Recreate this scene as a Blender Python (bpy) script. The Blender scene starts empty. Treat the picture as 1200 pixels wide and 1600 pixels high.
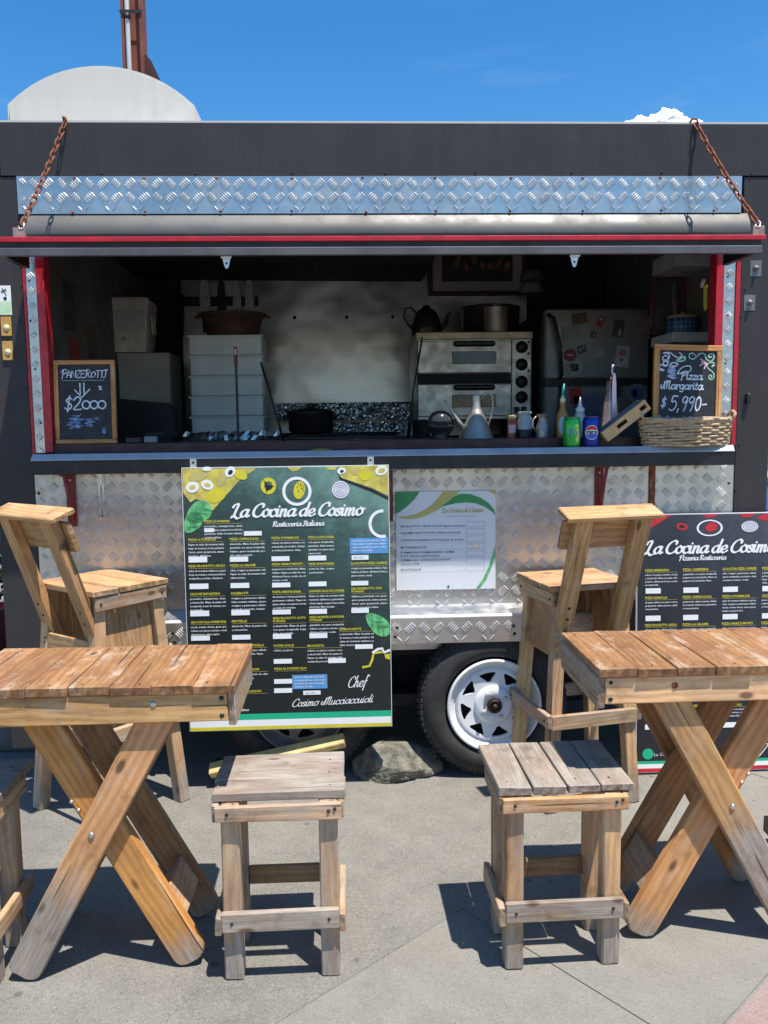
import bpy, bmesh, math, random
from math import sin, cos, pi, radians, atan2, sqrt
from mathutils import Vector, Matrix, noise
from mathutils.geometry import tessellate_polygon
random.seed(7)
S = bpy.context.scene
COL = S.collection

# ------------------------------------------------------------------ camera
cd = bpy.data.cameras.new('camera'); cam = bpy.data.objects.new('camera', cd); COL.objects.link(cam)
S.camera = cam
yaw, pitch, roll = radians(2.36), math.atan(138/1300), radians(0.7)
F = Vector((sin(yaw)*cos(pitch), cos(yaw)*cos(pitch), -sin(pitch)))
R = Vector((cos(yaw), -sin(yaw), 0)); U = R.cross(F)
R2 = R*cos(roll) - U*sin(roll); U2 = U*cos(roll) + R*sin(roll)
m = Matrix((R2, U2, -F)).transposed().to_4x4(); m.translation = (0, -3.25, 1.40)
cam.matrix_world = m
cd.sensor_fit = 'VERTICAL'; cd.sensor_height = 32.0; cd.lens = 32.0*1300/1600
cd.clip_start = 0.05; cd.clip_end = 6000
S.render.resolution_x = 768; S.render.resolution_y = 1024

# ------------------------------------------------------------------ world and sun
SUN = Vector((0.212, -0.265, 1.0)).normalized()
elev = math.asin(SUN.z); az = atan2(SUN.x, SUN.y)
W = bpy.data.worlds.new('World'); S.world = W; W.use_nodes = True
nt = W.node_tree; nt.nodes.clear()
wo = nt.nodes.new('ShaderNodeOutputWorld'); bg = nt.nodes.new('ShaderNodeBackground')
sky = nt.nodes.new('ShaderNodeTexSky'); sky.sky_type = 'NISHITA'; sky.sun_disc = False
sky.sun_elevation = elev; sky.sun_rotation = az; sky.air_density = 1.0; sky.dust_density = 0.3; sky.ozone_density = 2.5
hs = nt.nodes.new('ShaderNodeHueSaturation'); hs.inputs['Saturation'].default_value = 1.38; hs.inputs['Value'].default_value = 1.15
tc = nt.nodes.new('ShaderNodeTexCoord'); mp = nt.nodes.new('ShaderNodeMapping'); mp.inputs['Scale'].default_value = (1.6, 1.6, 9.0)
mp.inputs['Location'].default_value = (0.3, 0.1, 0.55)
nz = nt.nodes.new('ShaderNodeTexNoise'); nz.inputs['Scale'].default_value = 1.7; nz.inputs['Detail'].default_value = 6; nz.inputs['Roughness'].default_value = .55
rp = nt.nodes.new('ShaderNodeValToRGB'); rp.color_ramp.elements[0].position = .60; rp.color_ramp.elements[1].position = .92
rp.color_ramp.elements[1].color = (.22, .22, .22, 1)
mx = nt.nodes.new('ShaderNodeMix'); mx.data_type = 'RGBA'; mx.inputs['B'].default_value = (8.5, 9.2, 10.5, 1)
L = nt.links
L.new(sky.outputs[0], hs.inputs['Color']); L.new(tc.outputs['Generated'], mp.inputs['Vector']); L.new(mp.outputs[0], nz.inputs['Vector'])
L.new(nz.outputs['Fac'], rp.inputs['Fac']); sz = nt.nodes.new('ShaderNodeSeparateXYZ'); L.new(tc.outputs['Generated'], sz.inputs[0])
zr = nt.nodes.new('ShaderNodeMapRange'); zr.inputs['From Min'].default_value = .30; zr.inputs['From Max'].default_value = .42; zr.inputs['To Min'].default_value = 1; zr.inputs['To Max'].default_value = .12
L.new(sz.outputs['Z'], zr.inputs['Value']); mm = nt.nodes.new('ShaderNodeMath'); mm.operation = 'MULTIPLY'
L.new(rp.outputs[0], mm.inputs[0]); L.new(zr.outputs[0], mm.inputs[1]); L.new(mm.outputs[0], mx.inputs['Factor']); L.new(hs.outputs[0], mx.inputs['A'])
L.new(mx.outputs['Result'], bg.inputs['Color']); L.new(bg.outputs[0], wo.inputs['Surface'])
bg.inputs['Strength'].default_value = 0.10
sl = bpy.data.lights.new('sun', 'SUN'); sl.energy = 4.6; sl.angle = radians(.55); sl.color = (1.0, .945, .865)
so = bpy.data.objects.new('sun', sl); COL.objects.link(so)
so.rotation_euler = SUN.to_track_quat('Z', 'Y').to_euler(); so.location = SUN*20
S.view_settings.view_transform = 'Standard'; S.view_settings.look = 'None'
S.view_settings.gamma = 1; S.view_settings.exposure = 0.68; S.view_settings.use_curve_mapping = False

# ------------------------------------------------------------------ materials
def lin(r, g, b):
    f = lambda c: (c/255/12.92 if c/255 <= .04045 else ((c/255+.055)/1.055)**2.4)
    return (f(r), f(g), f(b))
class Mt:
    def __init__(s, name):
        s.m = bpy.data.materials.new(name); s.m.use_nodes = True; s.t = s.m.node_tree
        s.b = s.t.nodes['Principled BSDF']; s.tc = None
    def n(s, t, **k):
        nd = s.t.nodes.new(t)
        for a, v in k.items():
            if a in ('data_type', 'operation', 'blend_type', 'attribute_type', 'attribute_name', 'feature', 'wave_type', 'bands_direction', 'rings_direction', 'distance', 'interpolation_type', 'clamp'): setattr(nd, a, v)
            else: nd.inputs[a.replace('_', ' ')].default_value = v
        return nd
    def l(s, a, b): s.t.links.new(a, b)
    def co(s):
        if not s.tc: s.tc = s.n('ShaderNodeTexCoord')
        return s.tc.outputs['Object']
    def noise(s, scale, detail=4, rough=.55, vec=None):
        nd = s.n('ShaderNodeTexNoise', Scale=scale, Detail=detail, Roughness=rough); s.l(vec or s.co(), nd.inputs['Vector']); return nd.outputs['Fac']
    def ramp(s, fac, *st):
        nd = s.n('ShaderNodeValToRGB'); e = nd.color_ramp.elements
        while len(e) < len(st): e.new(.5)
        for i, (p, c) in enumerate(st):
            e[i].position = p; e[i].color = (c, c, c, 1) if isinstance(c, (int, float)) else (*c, 1)
        s.l(fac, nd.inputs['Fac']); return nd.outputs['Color']
    def mix(s, fac, a, b, mode='MIX'):
        nd = s.n('ShaderNodeMix', data_type='RGBA', blend_type=mode)
        for sock, v in (('Factor', fac), ('A', a), ('B', b)):
            if isinstance(v, (int, float)): nd.inputs[sock].default_value = v
            elif isinstance(v, tuple): nd.inputs[sock].default_value = (*v[:3], 1)
            else: s.l(v, nd.inputs[sock])
        return nd.outputs['Result']
    def math(s, op, a, b=0, cl=False):
        nd = s.n('ShaderNodeMath', operation=op); nd.use_clamp = cl
        for i, v in enumerate((a, b)):
            if isinstance(v, (int, float)): nd.inputs[i].default_value = v
            else: s.l(v, nd.inputs[i])
        return nd.outputs[0]
    def bump(s, h, strength=.3, dist=.002):
        nd = s.n('ShaderNodeBump', Strength=strength, Distance=dist); s.l(h, nd.inputs['Height']); s.l(nd.outputs[0], s.b.inputs['Normal'])
    def col(s, v):
        if isinstance(v, tuple): s.b.inputs['Base Color'].default_value = (*v[:3], 1)
        else: s.l(v, s.b.inputs['Base Color'])
    def set(s, **k):
        for a, v in k.items():
            i = s.b.inputs[a.replace('_', ' ')]
            if hasattr(v, 'is_linked'): s.l(v, i)
            else: i.default_value = v
def P(name, c, rough=.5, metal=0, var=.25, vs=9, bump=0, bs=60, coat=0, rv=.12, spec=.5):
    q = Mt(name); n1 = q.noise(vs, 6, .6)
    q.col(q.mix(q.ramp(n1, (.3, 0.), (.7, 1.)), tuple(x*(1-var) for x in c), tuple(min(1, x*(1+var)) for x in c)))
    r = q.ramp(q.noise(vs*3.1, 4), (.3, max(0, rough-rv)), (.7, min(1, rough+rv)))
    q.l(r, q.b.inputs['Roughness']); q.set(Metallic=metal, Coat_Weight=coat); q.b.inputs['Specular IOR Level'].default_value = spec
    if bump: q.bump(q.noise(bs, 5), bump, .003)
    return q.m

def wood_mat(name, stops, knot=(.10, .05, .025)):
    q = Mt(name)
    oi = q.n('ShaderNodeObjectInfo')
    off = q.n('ShaderNodeVectorMath', operation='ADD'); q.l(q.co(), off.inputs[0])
    sc = q.n('ShaderNodeVectorMath', operation='SCALE'); sc.inputs[0].default_value = (3.7, 9.1, 5.3); q.l(oi.outputs['Random'], sc.inputs['Scale']); q.l(sc.outputs[0], off.inputs[1])
    v = off.outputs[0]
    def mp(s, r=(0, 0, 0)):
        nd = q.n('ShaderNodeMapping'); nd.inputs['Scale'].default_value = s; nd.inputs['Rotation'].default_value = r; q.l(v, nd.inputs['Vector']); return nd.outputs[0]
    big = q.noise(1.0, 3, .5, mp((2.2, 9, 9)))
    wv = q.n('ShaderNodeTexWave', wave_type='BANDS', bands_direction='Y', Scale=14.0, Distortion=11.0, Detail=4, Detail_Scale=.7)
    q.l(mp((.30, 1, 1), (0, 0, .03)), wv.inputs['Vector'])
    fine = q.noise(1.0, 6, .7, mp((9, 230, 230)))
    mott = q.noise(1.0, 6, .7, mp((16, 34, 34)))
    g = q.math('ADD', q.math('MULTIPLY', wv.outputs['Fac'], .13), q.math('ADD', q.math('MULTIPLY', big, .42), q.math('ADD', q.math('MULTIPLY', fine, .26), q.math('MULTIPLY', mott, .24))))
    c = q.ramp(g, *stops)
    tint = q.n('ShaderNodeAttribute', attribute_type='OBJECT', attribute_name='tint')
    c = q.mix(1.0, c, tint.outputs['Color'], 'MULTIPLY')
    # weathered silver grey: where the rain reaches, as blotches that follow the grain
    gr = q.n('ShaderNodeAttribute', attribute_type='OBJECT', attribute_name='grey')
    gx = q.n('ShaderNodeAttribute', attribute_type='OBJECT', attribute_name='gx')
    sx = q.n('ShaderNodeSeparateXYZ'); q.l(q.co(), sx.inputs[0])
    blot = q.noise(1.0, 5, .65, mp((5, 22, 22)))
    endm = q.math('MULTIPLY', q.math('SUBTRACT', sx.outputs['X'], gx.outputs['Fac']), 6.0, True)
    tot = q.math('ADD', q.math('ADD', gr.outputs['Fac'], endm), q.math('SUBTRACT', q.math('MULTIPLY', blot, 1.5), .78))
    gm = q.ramp(tot, (.12, 0.), (.75, 1.))
    greyc = q.ramp(q.math('ADD', q.math('MULTIPLY', fine, .55), q.math('MULTIPLY', blot, .5)), (.3, (.098, .084, .072)), (.5, (.265, .235, .200)), (.70, (.46, .422, .372)))
    c = q.mix(q.math('MULTIPLY', gm, .93), c, greyc)
    pa = q.n('ShaderNodeAttribute', attribute_type='OBJECT', attribute_name='patch')
    red = q.ramp(q.noise(1.0, 5, .65, mp((5, 11, 11))), (.42, 0.), (.60, 1.))
    c = q.mix(q.math('MULTIPLY', red, q.math('MULTIPLY', pa.outputs['Fac'], .9, True)), c, (.235, .108, .050))
    # scuffed, bleached patches where the finish has worn off
    worn = q.ramp(q.noise(1.0, 7, .72, mp((7, 17, 17))), (.53, 0.), (.66, 1.))
    c = q.mix(q.math('MULTIPLY', worn, q.math('ADD', .18, q.math('MULTIPLY', pa.outputs['Fac'], .45))), c, (.56, .45, .33))
    # knots
    vo = q.n('ShaderNodeTexVoronoi', Scale=1.0); q.l(mp((5.0, 11, 3)), vo.inputs['Vector'])
    c = q.mix(q.ramp(vo.outputs['Distance'], (.07, .85), (.13, 0.)), c, knot)
    stain = q.noise(1.0, 4, .6, mp((14, 14, 14)))
    c = q.mix(q.math('MULTIPLY', q.ramp(stain, (.56, 0.), (.74, 1.)), .5), c, (.10, .062, .04))
    # end grain: growth rings, darker and rougher than the long grain
    nx = q.n('ShaderNodeSeparateXYZ'); q.l(q.tc.outputs['Normal'], nx.inputs[0])
    eg = q.ramp(q.math('ABSOLUTE', nx.outputs['X']), (.70, 0.), (.85, 1.))
    rw = q.n('ShaderNodeTexWave', wave_type='RINGS', rings_direction='X', Scale=11.0, Distortion=6.0, Detail=2); q.l(mp((.1, 1, 1.2), (0, 0, 0)), rw.inputs['Vector'])
    c = q.mix(eg, c, q.mix(1.0, c, q.ramp(rw.outputs['Fac'], (.2, .58), (.8, .82)), 'MULTIPLY'))
    # splits running with the grain
    sp_ = q.noise(1.0, 2, .4, mp((1.6, 75, 75)))
    c = q.mix(q.math('MULTIPLY', q.ramp(sp_, (.685, 0.), (.72, 1.)), .8), c, (.05, .032, .02))
    q.col(c); q.set(Roughness=q.ramp(fine, (.2, .5), (.8, .8)))
    q.b.inputs['Specular IOR Level'].default_value = .3
    q.bump(q.math('ADD', q.math('MULTIPLY', fine, .7), q.math('MULTIPLY', wv.outputs['Fac'], .3)), .45, .0022)
    return q.m
WOOD = wood_mat('weathered pine', ((.28, (.235, .138, .072)), (.42, (.40, .252, .135)), (.58, (.56, .380, .215)), (.78, (.70, .52, .33))))

def metal_plate():
    q = Mt('bright aluminium'); n1 = q.noise(2.3, 5, .6); n2 = q.noise(26, 4)
    q.col(q.ramp(q.math('ADD', q.math('MULTIPLY', n1, .6), q.math('MULTIPLY', n2, .4)), (.3, (.42, .415, .40)), (.7, (.66, .65, .63))))
    q.set(Metallic=1.0, Roughness=q.ramp(q.noise(7, 5), (.3, .27), (.7, .42)))
    q.bump(q.noise(5.5, 3), .35, .012)
    return q.m
ALU = metal_plate()
def dusty_plate():
    q = Mt('dusty aluminium'); n1 = q.noise(3.1, 6, .65); n2 = q.noise(34, 5, .7)
    f = q.math('ADD', q.math('MULTIPLY', n1, .6), q.math('MULTIPLY', n2, .4))
    q.col(q.ramp(f, (.3, (.36, .335, .30)), (.5, (.56, .53, .49)), (.7, (.68, .65, .61)))); q.set(Metallic=q.ramp(f, (.35, .75), (.65, .95)), Roughness=q.ramp(n1, (.3, .44), (.7, .30)))
    q.bump(q.noise(5.5, 3), .35, .012); return q.m
ALUD = dusty_plate()
ALUB = P('worn tread aluminium', (.78, .77, .75), .42, .7, .12, 20)
ALUS = P('smooth aluminium sheet', (.78, .78, .77), .42, 1, .12, 6, .06, 30)
def steel():
    q = Mt('smudged stainless wall'); n1 = q.noise(2.2, 5, .6)
    nd = q.n('ShaderNodeMapping'); nd.inputs['Scale'].default_value = (3, 3, 160); q.l(q.co(), nd.inputs['Vector'])
    br = q.noise(1.0, 3, .6, nd.outputs[0])
    q.col(q.ramp(q.math('ADD', q.math('MULTIPLY', n1, .8), q.math('MULTIPLY', br, .2)), (.3, (.26, .26, .255)), (.5, (.46, .46, .455)), (.72, (.68, .68, .67))))
    q.set(Metallic=1.0, Roughness=q.ramp(n1, (.3, .26), (.7, .42))); q.bump(q.noise(2.6, 2), .55, .035)
    return q.m
STEEL = steel()
def streaky(name, c, dust, amt, rough, spec=.3, dirt=(.03, .027, .022)):
    q = Mt(name); nd = q.n('ShaderNodeMapping'); nd.inputs['Scale'].default_value = (26, 26, 1.3); q.l(q.co(), nd.inputs['Vector'])
    st = q.noise(1.0, 5, .65, nd.outputs[0]); cl = q.noise(3.2, 6, .65); fine = q.noise(60, 4, .7)
    f = q.math('MULTIPLY', q.ramp(st, (.42, 0.), (.75, 1.)), q.ramp(cl, (.35, .15), (.7, 1.)))
    k = q.mix(q.math('MULTIPLY', f, amt), c, dust)
    k = q.mix(q.math('MULTIPLY', q.ramp(cl, (.56, 0.), (.74, 1.)), amt*.6), k, tuple(x*1.35 for x in c))
    nd2 = q.n('ShaderNodeMapping'); nd2.inputs['Scale'].default_value = (9, 9, 90); nd2.inputs['Rotation'].default_value = (0, .5, 0); q.l(q.co(), nd2.inputs['Vector'])
    k = q.mix(q.math('MULTIPLY', q.ramp(q.noise(1.0, 3, .5, nd2.outputs[0]), (.70, 0.), (.76, 1.)), .35), k, dust)
    k = q.mix(q.math('MULTIPLY', q.ramp(fine, (.62, 0.), (.78, 1.)), .35), k, dirt)
    q.col(k); q.set(Roughness=q.ramp(cl, (.3, rough-.08), (.7, rough+.12))); q.b.inputs['Specular IOR Level'].default_value = spec
    q.bump(q.noise(2.1, 3), .12, .02); return q.m
CHAR = streaky('charcoal paint', (.040, .037, .039), (.075, .070, .066), .38, .45, .24)
BLACK = P('black painted steel', (.012, .012, .013), .5, 0, .3, 8)
BLACKM = P('matt black', (.010, .010, .011), .75, 0, .3, 8)
DARKIN = P('dark interior panel', (.11, .105, .10), .6, 0, .25, 4)
RED = P('red paint', (.42, .010, .022), .35, 0, .22, 14, .08, 40)
DKRED = P('dark red primer', (.16, .018, .016), .6, 0, .35, 20, .1, 60)
RUST = P('rusty steel', (.25, .085, .040), .85, .2, .45, 60, .3, 160)
GALV = P('galvanised steel', (.62, .60, .57), .38, 1, .25, 30)
GREYBAND = P('grey weathered sheet', (.125, .119, .110), .5, .12, .22, 3, .05, 20)
RUBBER = P('tyre rubber', (.030, .029, .028), .8, 0, .35, 20, .1, 120)
WHEELW = P('white wheel enamel', (.72, .74, .76), .3, 0, .08, 20)
FIBRE = streaky('white fibreglass', (.56, .54, .49), (.42, .39, .32), .6, .5, .4, (.40, .37, .31))
STEELB = P('brushed steel', (.42, .385, .34), .46, .72, .18, 14)
OVENM = P('oven steel', (.40, .365, .325), .42, .9, .2, 6)
FRIDGE = P('grey fridge steel', (.21, .21, .208), .42, .5, .12, 3)
PLASTIC = P('translucent grey plastic', (.64, .68, .68), .5, 0, .1, 6)
FOAMM = P('dirty polystyrene', (.58, .55, .49), .85, 0, .22, 14, .2, 60)
FOAM2 = P('grey cardboard', (.40, .38, .345), .85, 0, .15, 8)
WHITE = P('white board', (.72, .73, .74), .45, 0, .03, 5)
WHITEP = P('white print', (.80, .81, .81), .5, 0, .02, 5)
DGREEN = P('green print', (.03, .27, .085), .45, 0, .1, 8)
LGREEN = P('bright green print', (.01, .42, .22), .45, 0, .05, 8)
LEAFG = P('leaf print', (.12, .42, .16), .45, 0, .6, 30)
YEL = P('yellow print', (.62, .54, .03), .45, 0, .1, 20)
YELF = P('food print', (.55, .46, .09), .45, 0, .35, 26)
OLIVE = P('olive gold print', (.50, .44, .14), .45, 0, .1, 10)
REDP = P('red print', (.52, .02, .035), .45, 0, .2, 20)
PINKP = P('violet print', (.55, .48, .58), .45, 0, .15, 20)
BLUEP = P('blue sticker', (.10, .30, .58), .45, 0, .15, 30)
GREYP = P('grey print', (.22, .23, .25), .5, 0, .05, 8)
INK = P('black print', (.03, .03, .035), .5, 0, .05, 8)
CHALK = P('white chalk', (.62, .68, .76), .9, 0, .3, 160)
CHALKB = P('blue chalk', (.20, .30, .52), .9, 0, .5, 120)
CHALKG = P('green chalk', (.35, .62, .50), .9, 0, .3, 120)
CHALKP = P('pink chalk', (.65, .42, .52), .9, 0, .3, 120)
SLATE = P('chalkboard slate', (.016, .018, .021), .6, 0, .35, 14)
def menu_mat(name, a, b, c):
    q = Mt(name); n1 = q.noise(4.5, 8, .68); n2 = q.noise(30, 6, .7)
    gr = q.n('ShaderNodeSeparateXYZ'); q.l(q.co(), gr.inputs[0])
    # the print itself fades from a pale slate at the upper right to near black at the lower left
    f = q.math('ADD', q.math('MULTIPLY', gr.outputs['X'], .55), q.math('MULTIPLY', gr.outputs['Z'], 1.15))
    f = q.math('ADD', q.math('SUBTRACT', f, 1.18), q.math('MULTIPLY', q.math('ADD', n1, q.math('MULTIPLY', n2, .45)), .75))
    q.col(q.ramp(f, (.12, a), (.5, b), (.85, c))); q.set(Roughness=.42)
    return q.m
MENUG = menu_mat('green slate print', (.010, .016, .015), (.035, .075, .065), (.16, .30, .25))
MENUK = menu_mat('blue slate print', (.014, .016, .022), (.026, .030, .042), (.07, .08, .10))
WICKER = P('wicker', (.42, .31, .185), .6, 0, .3, 60, .15, 200)
ROCKM = P('mossy rock', (.15, .142, .112), .9, 0, .75, 22, 1.0, 70)
GOLDW = P('yellow painted timber', (.52, .40, .17), .6, 0, .3, 18, .2, 60)
COPPER = P('copper foil', (.62, .30, .22), .22, 1, .2, 12)
PINKF = P('pale pink foil', (.72, .58, .68), .35, .3, .1, 12)
CLAY = P('brown clay', (.075, .042, .033), .6, 0, .4, 20)
DPOT = P('dark enamel', (.030, .028, .028), .35, .3, .3, 14)
SODAG = P('green can', (.03, .42, .07), .25, .4, .25, 30)
SODAB = P('blue can', (.010, .035, .30), .25, .4, .12, 30)
BLUEW = P('blue painted boards', (.06, .20, .55), .5, 0, .2, 6)
REDPL = P('red plastic', (.35, .008, .02), .4, 0, .2, 12)
BROWNF = P('dark brown frame', (.045, .015, .012), .4, 0, .3, 20)
PASSE = P('picture mount', (.36, .33, .29), .8, 0, .1, 10)
PICT = P('dark picture', (.02, .015, .015), .5, 0, .5, 8)
LEAF = P('leaf green', (.055, .10, .028), .55, 0, .5, 40)
TAPEB = P('wooden plaque', (.50, .29, .08), .6, 0, .2, 20)
CREAM = P('cream disc', (.66, .66, .42), .5, 0, .1, 20)
GLASS = P('clear glass jar', (.35, .37, .36), .12, .0, .1, 10)
OIL = P('amber oil', (.40, .20, .03), .15, 0, .15, 10)
PLAID = None

# ------------------------------------------------------------------ mesh helpers
class MB:
    def __init__(s): s.v = []; s.f = []; s.sm = []
    def add(s, vs, fs, smooth=False):
        o = len(s.v); s.v += [tuple(v) for v in vs]; s.f += [tuple(o+i for i in f) for f in fs]; s.sm += [smooth]*len(fs); return s
    def box(s, a, b, ch=0, rot=None, piv=None):
        x0, y0, z0 = a; x1, y1, z1 = b
        if ch:
            bm = bmesh.new(); bmesh.ops.create_cube(bm, size=1)
            bmesh.ops.scale(bm, vec=(x1-x0, y1-y0, z1-z0), verts=bm.verts)
            bmesh.ops.translate(bm, vec=((x0+x1)/2, (y0+y1)/2, (z0+z1)/2), verts=bm.verts)
            bmesh.ops.bevel(bm, geom=bm.edges[:], offset=ch, segments=1, affect='EDGES')
            bm.verts.index_update(); vs = [v.co.copy() for v in bm.verts]; fs = [[v.index for v in f.verts] for f in bm.faces]; bm.free()
        else:
            vs = [Vector(p) for p in ((x0,y0,z0),(x1,y0,z0),(x1,y1,z0),(x0,y1,z0),(x0,y0,z1),(x1,y0,z1),(x1,y1,z1),(x0,y1,z1))]
            fs = [(0,3,2,1),(4,5,6,7),(0,1,5,4),(1,2,6,5),(2,3,7,6),(3,0,4,7)]
        if rot is not None:
            pv = Vector(piv) if piv else Vector(((x0+x1)/2, (y0+y1)/2, (z0+z1)/2))
            vs = [rot @ (v-pv) + pv for v in vs]
        return s.add(vs, fs)
    def lathe(s, prof, c=(0,0,0), n=24, axis='Z', smooth=True, cap=True):
        vs = []; fs = []
        for r, h in prof:
            for k in range(n):
                a = 2*pi*k/n; p = (r*cos(a), r*sin(a), h)
                if axis == 'Y': p = (p[0], p[2], p[1])
                elif axis == 'X': p = (p[2], p[0], p[1])
                vs.append((p[0]+c[0], p[1]+c[1], p[2]+c[2]))
        for i in range(len(prof)-1):
            for k in range(n):
                q = (i*n+k, i*n+(k+1) % n, (i+1)*n+(k+1) % n, (i+1)*n+k)
                fs.append(q if axis != 'Y' else q[::-1])
        s.add(vs, fs, smooth)
        if cap:
            o = len(s.v)-len(vs)
            for i, (r, h) in ((0, prof[0]), (len(prof)-1, prof[-1])):
                if r > 1e-5: s.f.append(tuple(o+i*n+k for k in range(n))); s.sm.append(False)
        return s
    def tube(s, pts, r, n=8, closed=False, smooth=True, flat=1.0):
        pts = [Vector(p) for p in pts]; N = len(pts); vs = []; fs = []; up = None
        for i, p in enumerate(pts):
            t = (pts[(i+1) % N]-pts[i-1]) if closed else (pts[min(i+1, N-1)]-pts[max(i-1, 0)])
            t.normalize()
            if up is None: up = Vector((0,0,1)) if abs(t.z) < .9 else Vector((0,1,0))
            a = (up - t*up.dot(t)).normalized(); up = a; b = t.cross(a)
            rr = r[i] if isinstance(r, (list, tuple)) else r
            for k in range(n):
                an = 2*pi*k/n; vs.append(p + a*(rr*cos(an)) + b*(rr*flat*sin(an)))
        M = N if closed else N-1
        for i in range(M):
            for k in range(n):
                fs.append((i*n+k, i*n+(k+1) % n, ((i+1) % N)*n+(k+1) % n, ((i+1) % N)*n+k))
        s.add(vs, fs, smooth)
        if not closed:
            o = len(s.v)-len(vs)
            s.f += [tuple(o+k for k in range(n))[::-1], tuple(o+(N-1)*n+k for k in range(n))]; s.sm += [False, False]
        return s
    def prism(s, poly, d0, d1, plane='XZ'):
        """closed outline (2d) extruded between depths d0 and d1"""
        P3 = {'XZ': lambda u, v, d: (u, d, v), 'XY': lambda u, v, d: (u, v, d), 'YZ': lambda u, v, d: (d, u, v)}[plane]
        n = len(poly); tri = tessellate_polygon([[Vector((u, v, 0)) for u, v in poly]])
        vs = [P3(u, v, d0) for u, v in poly]+[P3(u, v, d1) for u, v in poly]
        fs = [tuple(t) for t in tri]+[tuple(i+n for i in t[::-1]) for t in tri]+[(i, (i+1) % n, n+(i+1) % n, n+i) for i in range(n)]
        return s.add(vs, fs)
    def flat(s, poly, y):
        """filled outline in the XZ plane at depth y (print)"""
        tri = tessellate_polygon([[Vector((u, v, 0)) for u, v in poly]])
        return s.add([(u, y, v) for u, v in poly], [tuple(t) for t in tri])
    def build(s, name, mat, parent=None, M=None, fix=True):
        me = bpy.data.meshes.new(name); me.from_pydata(s.v, [], s.f)
        me.polygons.foreach_set('use_smooth', s.sm); me.materials.append(mat)
        if fix:
            bm = bmesh.new(); bm.from_mesh(me); bmesh.ops.recalc_face_normals(bm, faces=bm.faces); bm.to_mesh(me); bm.free()
        o = bpy.data.objects.new(name, me); COL.objects.link(o)
        if parent: o.parent = parent
        if M is not None: o.matrix_basis = M
        return o
def tag(o, label=None, cat=None, group=None, kind=None):
    if label: o['label'] = label
    if cat: o['category'] = cat
    if group: o['group'] = group
    if kind: o['kind'] = kind
    return o
def thing(name, label, cat, loc=(0,0,0), rz=0, group=None, kind=None):
    o = bpy.data.objects.new(name, None); COL.objects.link(o); o.empty_display_size = .1
    o.location = loc; o.rotation_euler = (0, 0, rz); return tag(o, label, cat, group, kind)
def copy_tree(o, parent=None):
    c = o.copy(); COL.objects.link(c)
    if parent: c.parent = parent
    for ch in o.children: copy_tree(ch, c)
    return c
def RX(a): return Matrix.Rotation(a, 3, 'X')
def RY(a): return Matrix.Rotation(a, 3, 'Y')
def RZ(a): return Matrix.Rotation(a, 3, 'Z')
def plank(name, parent, p0, p1, w, t, up=(0,0,1), tint=(1,1,1), grey=0.0, gx=9.0, ch=.003, mat=None, jit=.0018, nail=(), patch=.3, foot=0):
    """one board: local X along the grain, local Z through its thickness; uneven, eased edges"""
    p0 = Vector(p0); p1 = Vector(p1); X = p1-p0; Lg = X.length; X.normalize()
    Z = Vector(up); Z = (Z - X*Z.dot(X)).normalized(); Y = Z.cross(X)
    bm = bmesh.new(); bmesh.ops.create_cube(bm, size=1)
    bmesh.ops.scale(bm, vec=(Lg, w, t), verts=bm.verts)
    for v in bm.verts: v.co += Vector((random.uniform(-1,1), random.uniform(-1,1), random.uniform(-1,1)))*jit
    if foot:      # a board whose far end is sawn round
        bm.free(); bm = bmesh.new(); rf = foot
        ol = [(-Lg/2, -w/2), (Lg/2-rf, -w/2)]+[(Lg/2-rf+rf*sin(q), -w/2+rf-rf*cos(q)) for q in (.4, .8, 1.2, 1.57)]+[(Lg/2-rf+rf*sin(q), w/2-rf+rf*cos(q)) for q in (1.57, 1.2, .8, .4)]+[(Lg/2-rf, w/2), (-Lg/2, w/2)]
        lo = [bm.verts.new((x+random.uniform(-1, 1)*jit, y, -t/2)) for x, y in ol]; hi = [bm.verts.new((v.co.x, v.co.y, t/2)) for v in lo]; N_ = len(ol)
        bm.faces.new(lo[::-1]); bm.faces.new(hi)
        for i in range(N_): bm.faces.new((lo[i], lo[(i+1) % N_], hi[(i+1) % N_], hi[i]))
        bm.normal_update()
    bmesh.ops.bevel(bm, geom=[e for e in bm.edges if e.calc_face_angle(0) > .8], offset=ch, segments=1, affect='EDGES')
    me = bpy.data.meshes.new(name); bm.to_mesh(me); bm.free(); me.materials.append(mat or WOOD)
    o = bpy.data.objects.new(name, me); COL.objects.link(o); o.parent = parent
    M = Matrix((X, Y, Z)).transposed().to_4x4(); M.translation = (p0+p1)/2; o.matrix_basis = M
    k = random.uniform(.76, 1.14)
    o['tint'] = [tint[0]*k, tint[1]*k*random.uniform(.96, 1.03), tint[2]*k*random.uniform(.92, 1.06)]; o['grey'] = float(grey); o['gx'] = float(gx); o['patch'] = float(patch)
    if nail:
        nb = MB()
        for x, y, r in nail: nb.lathe([(r, -.001), (r, .0006), (r*.5, .001), (0, .0011)], (x, y, t/2), 8)
        tag(nb.build('nails', BLACK, o), kind='stuff')
    return o
def screws(pts, parent, r=.006, axis='Y', mat=None, name='screws', d=-1):
    b = MB()
    for p in pts: b.lathe([(r, .002*-d), (r, .001*d), (r*.6, .003*d), (0, .0034*d)], p, 8, axis)
    return tag(b.build(name, mat or BLACK, parent), kind='stuff')

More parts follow.
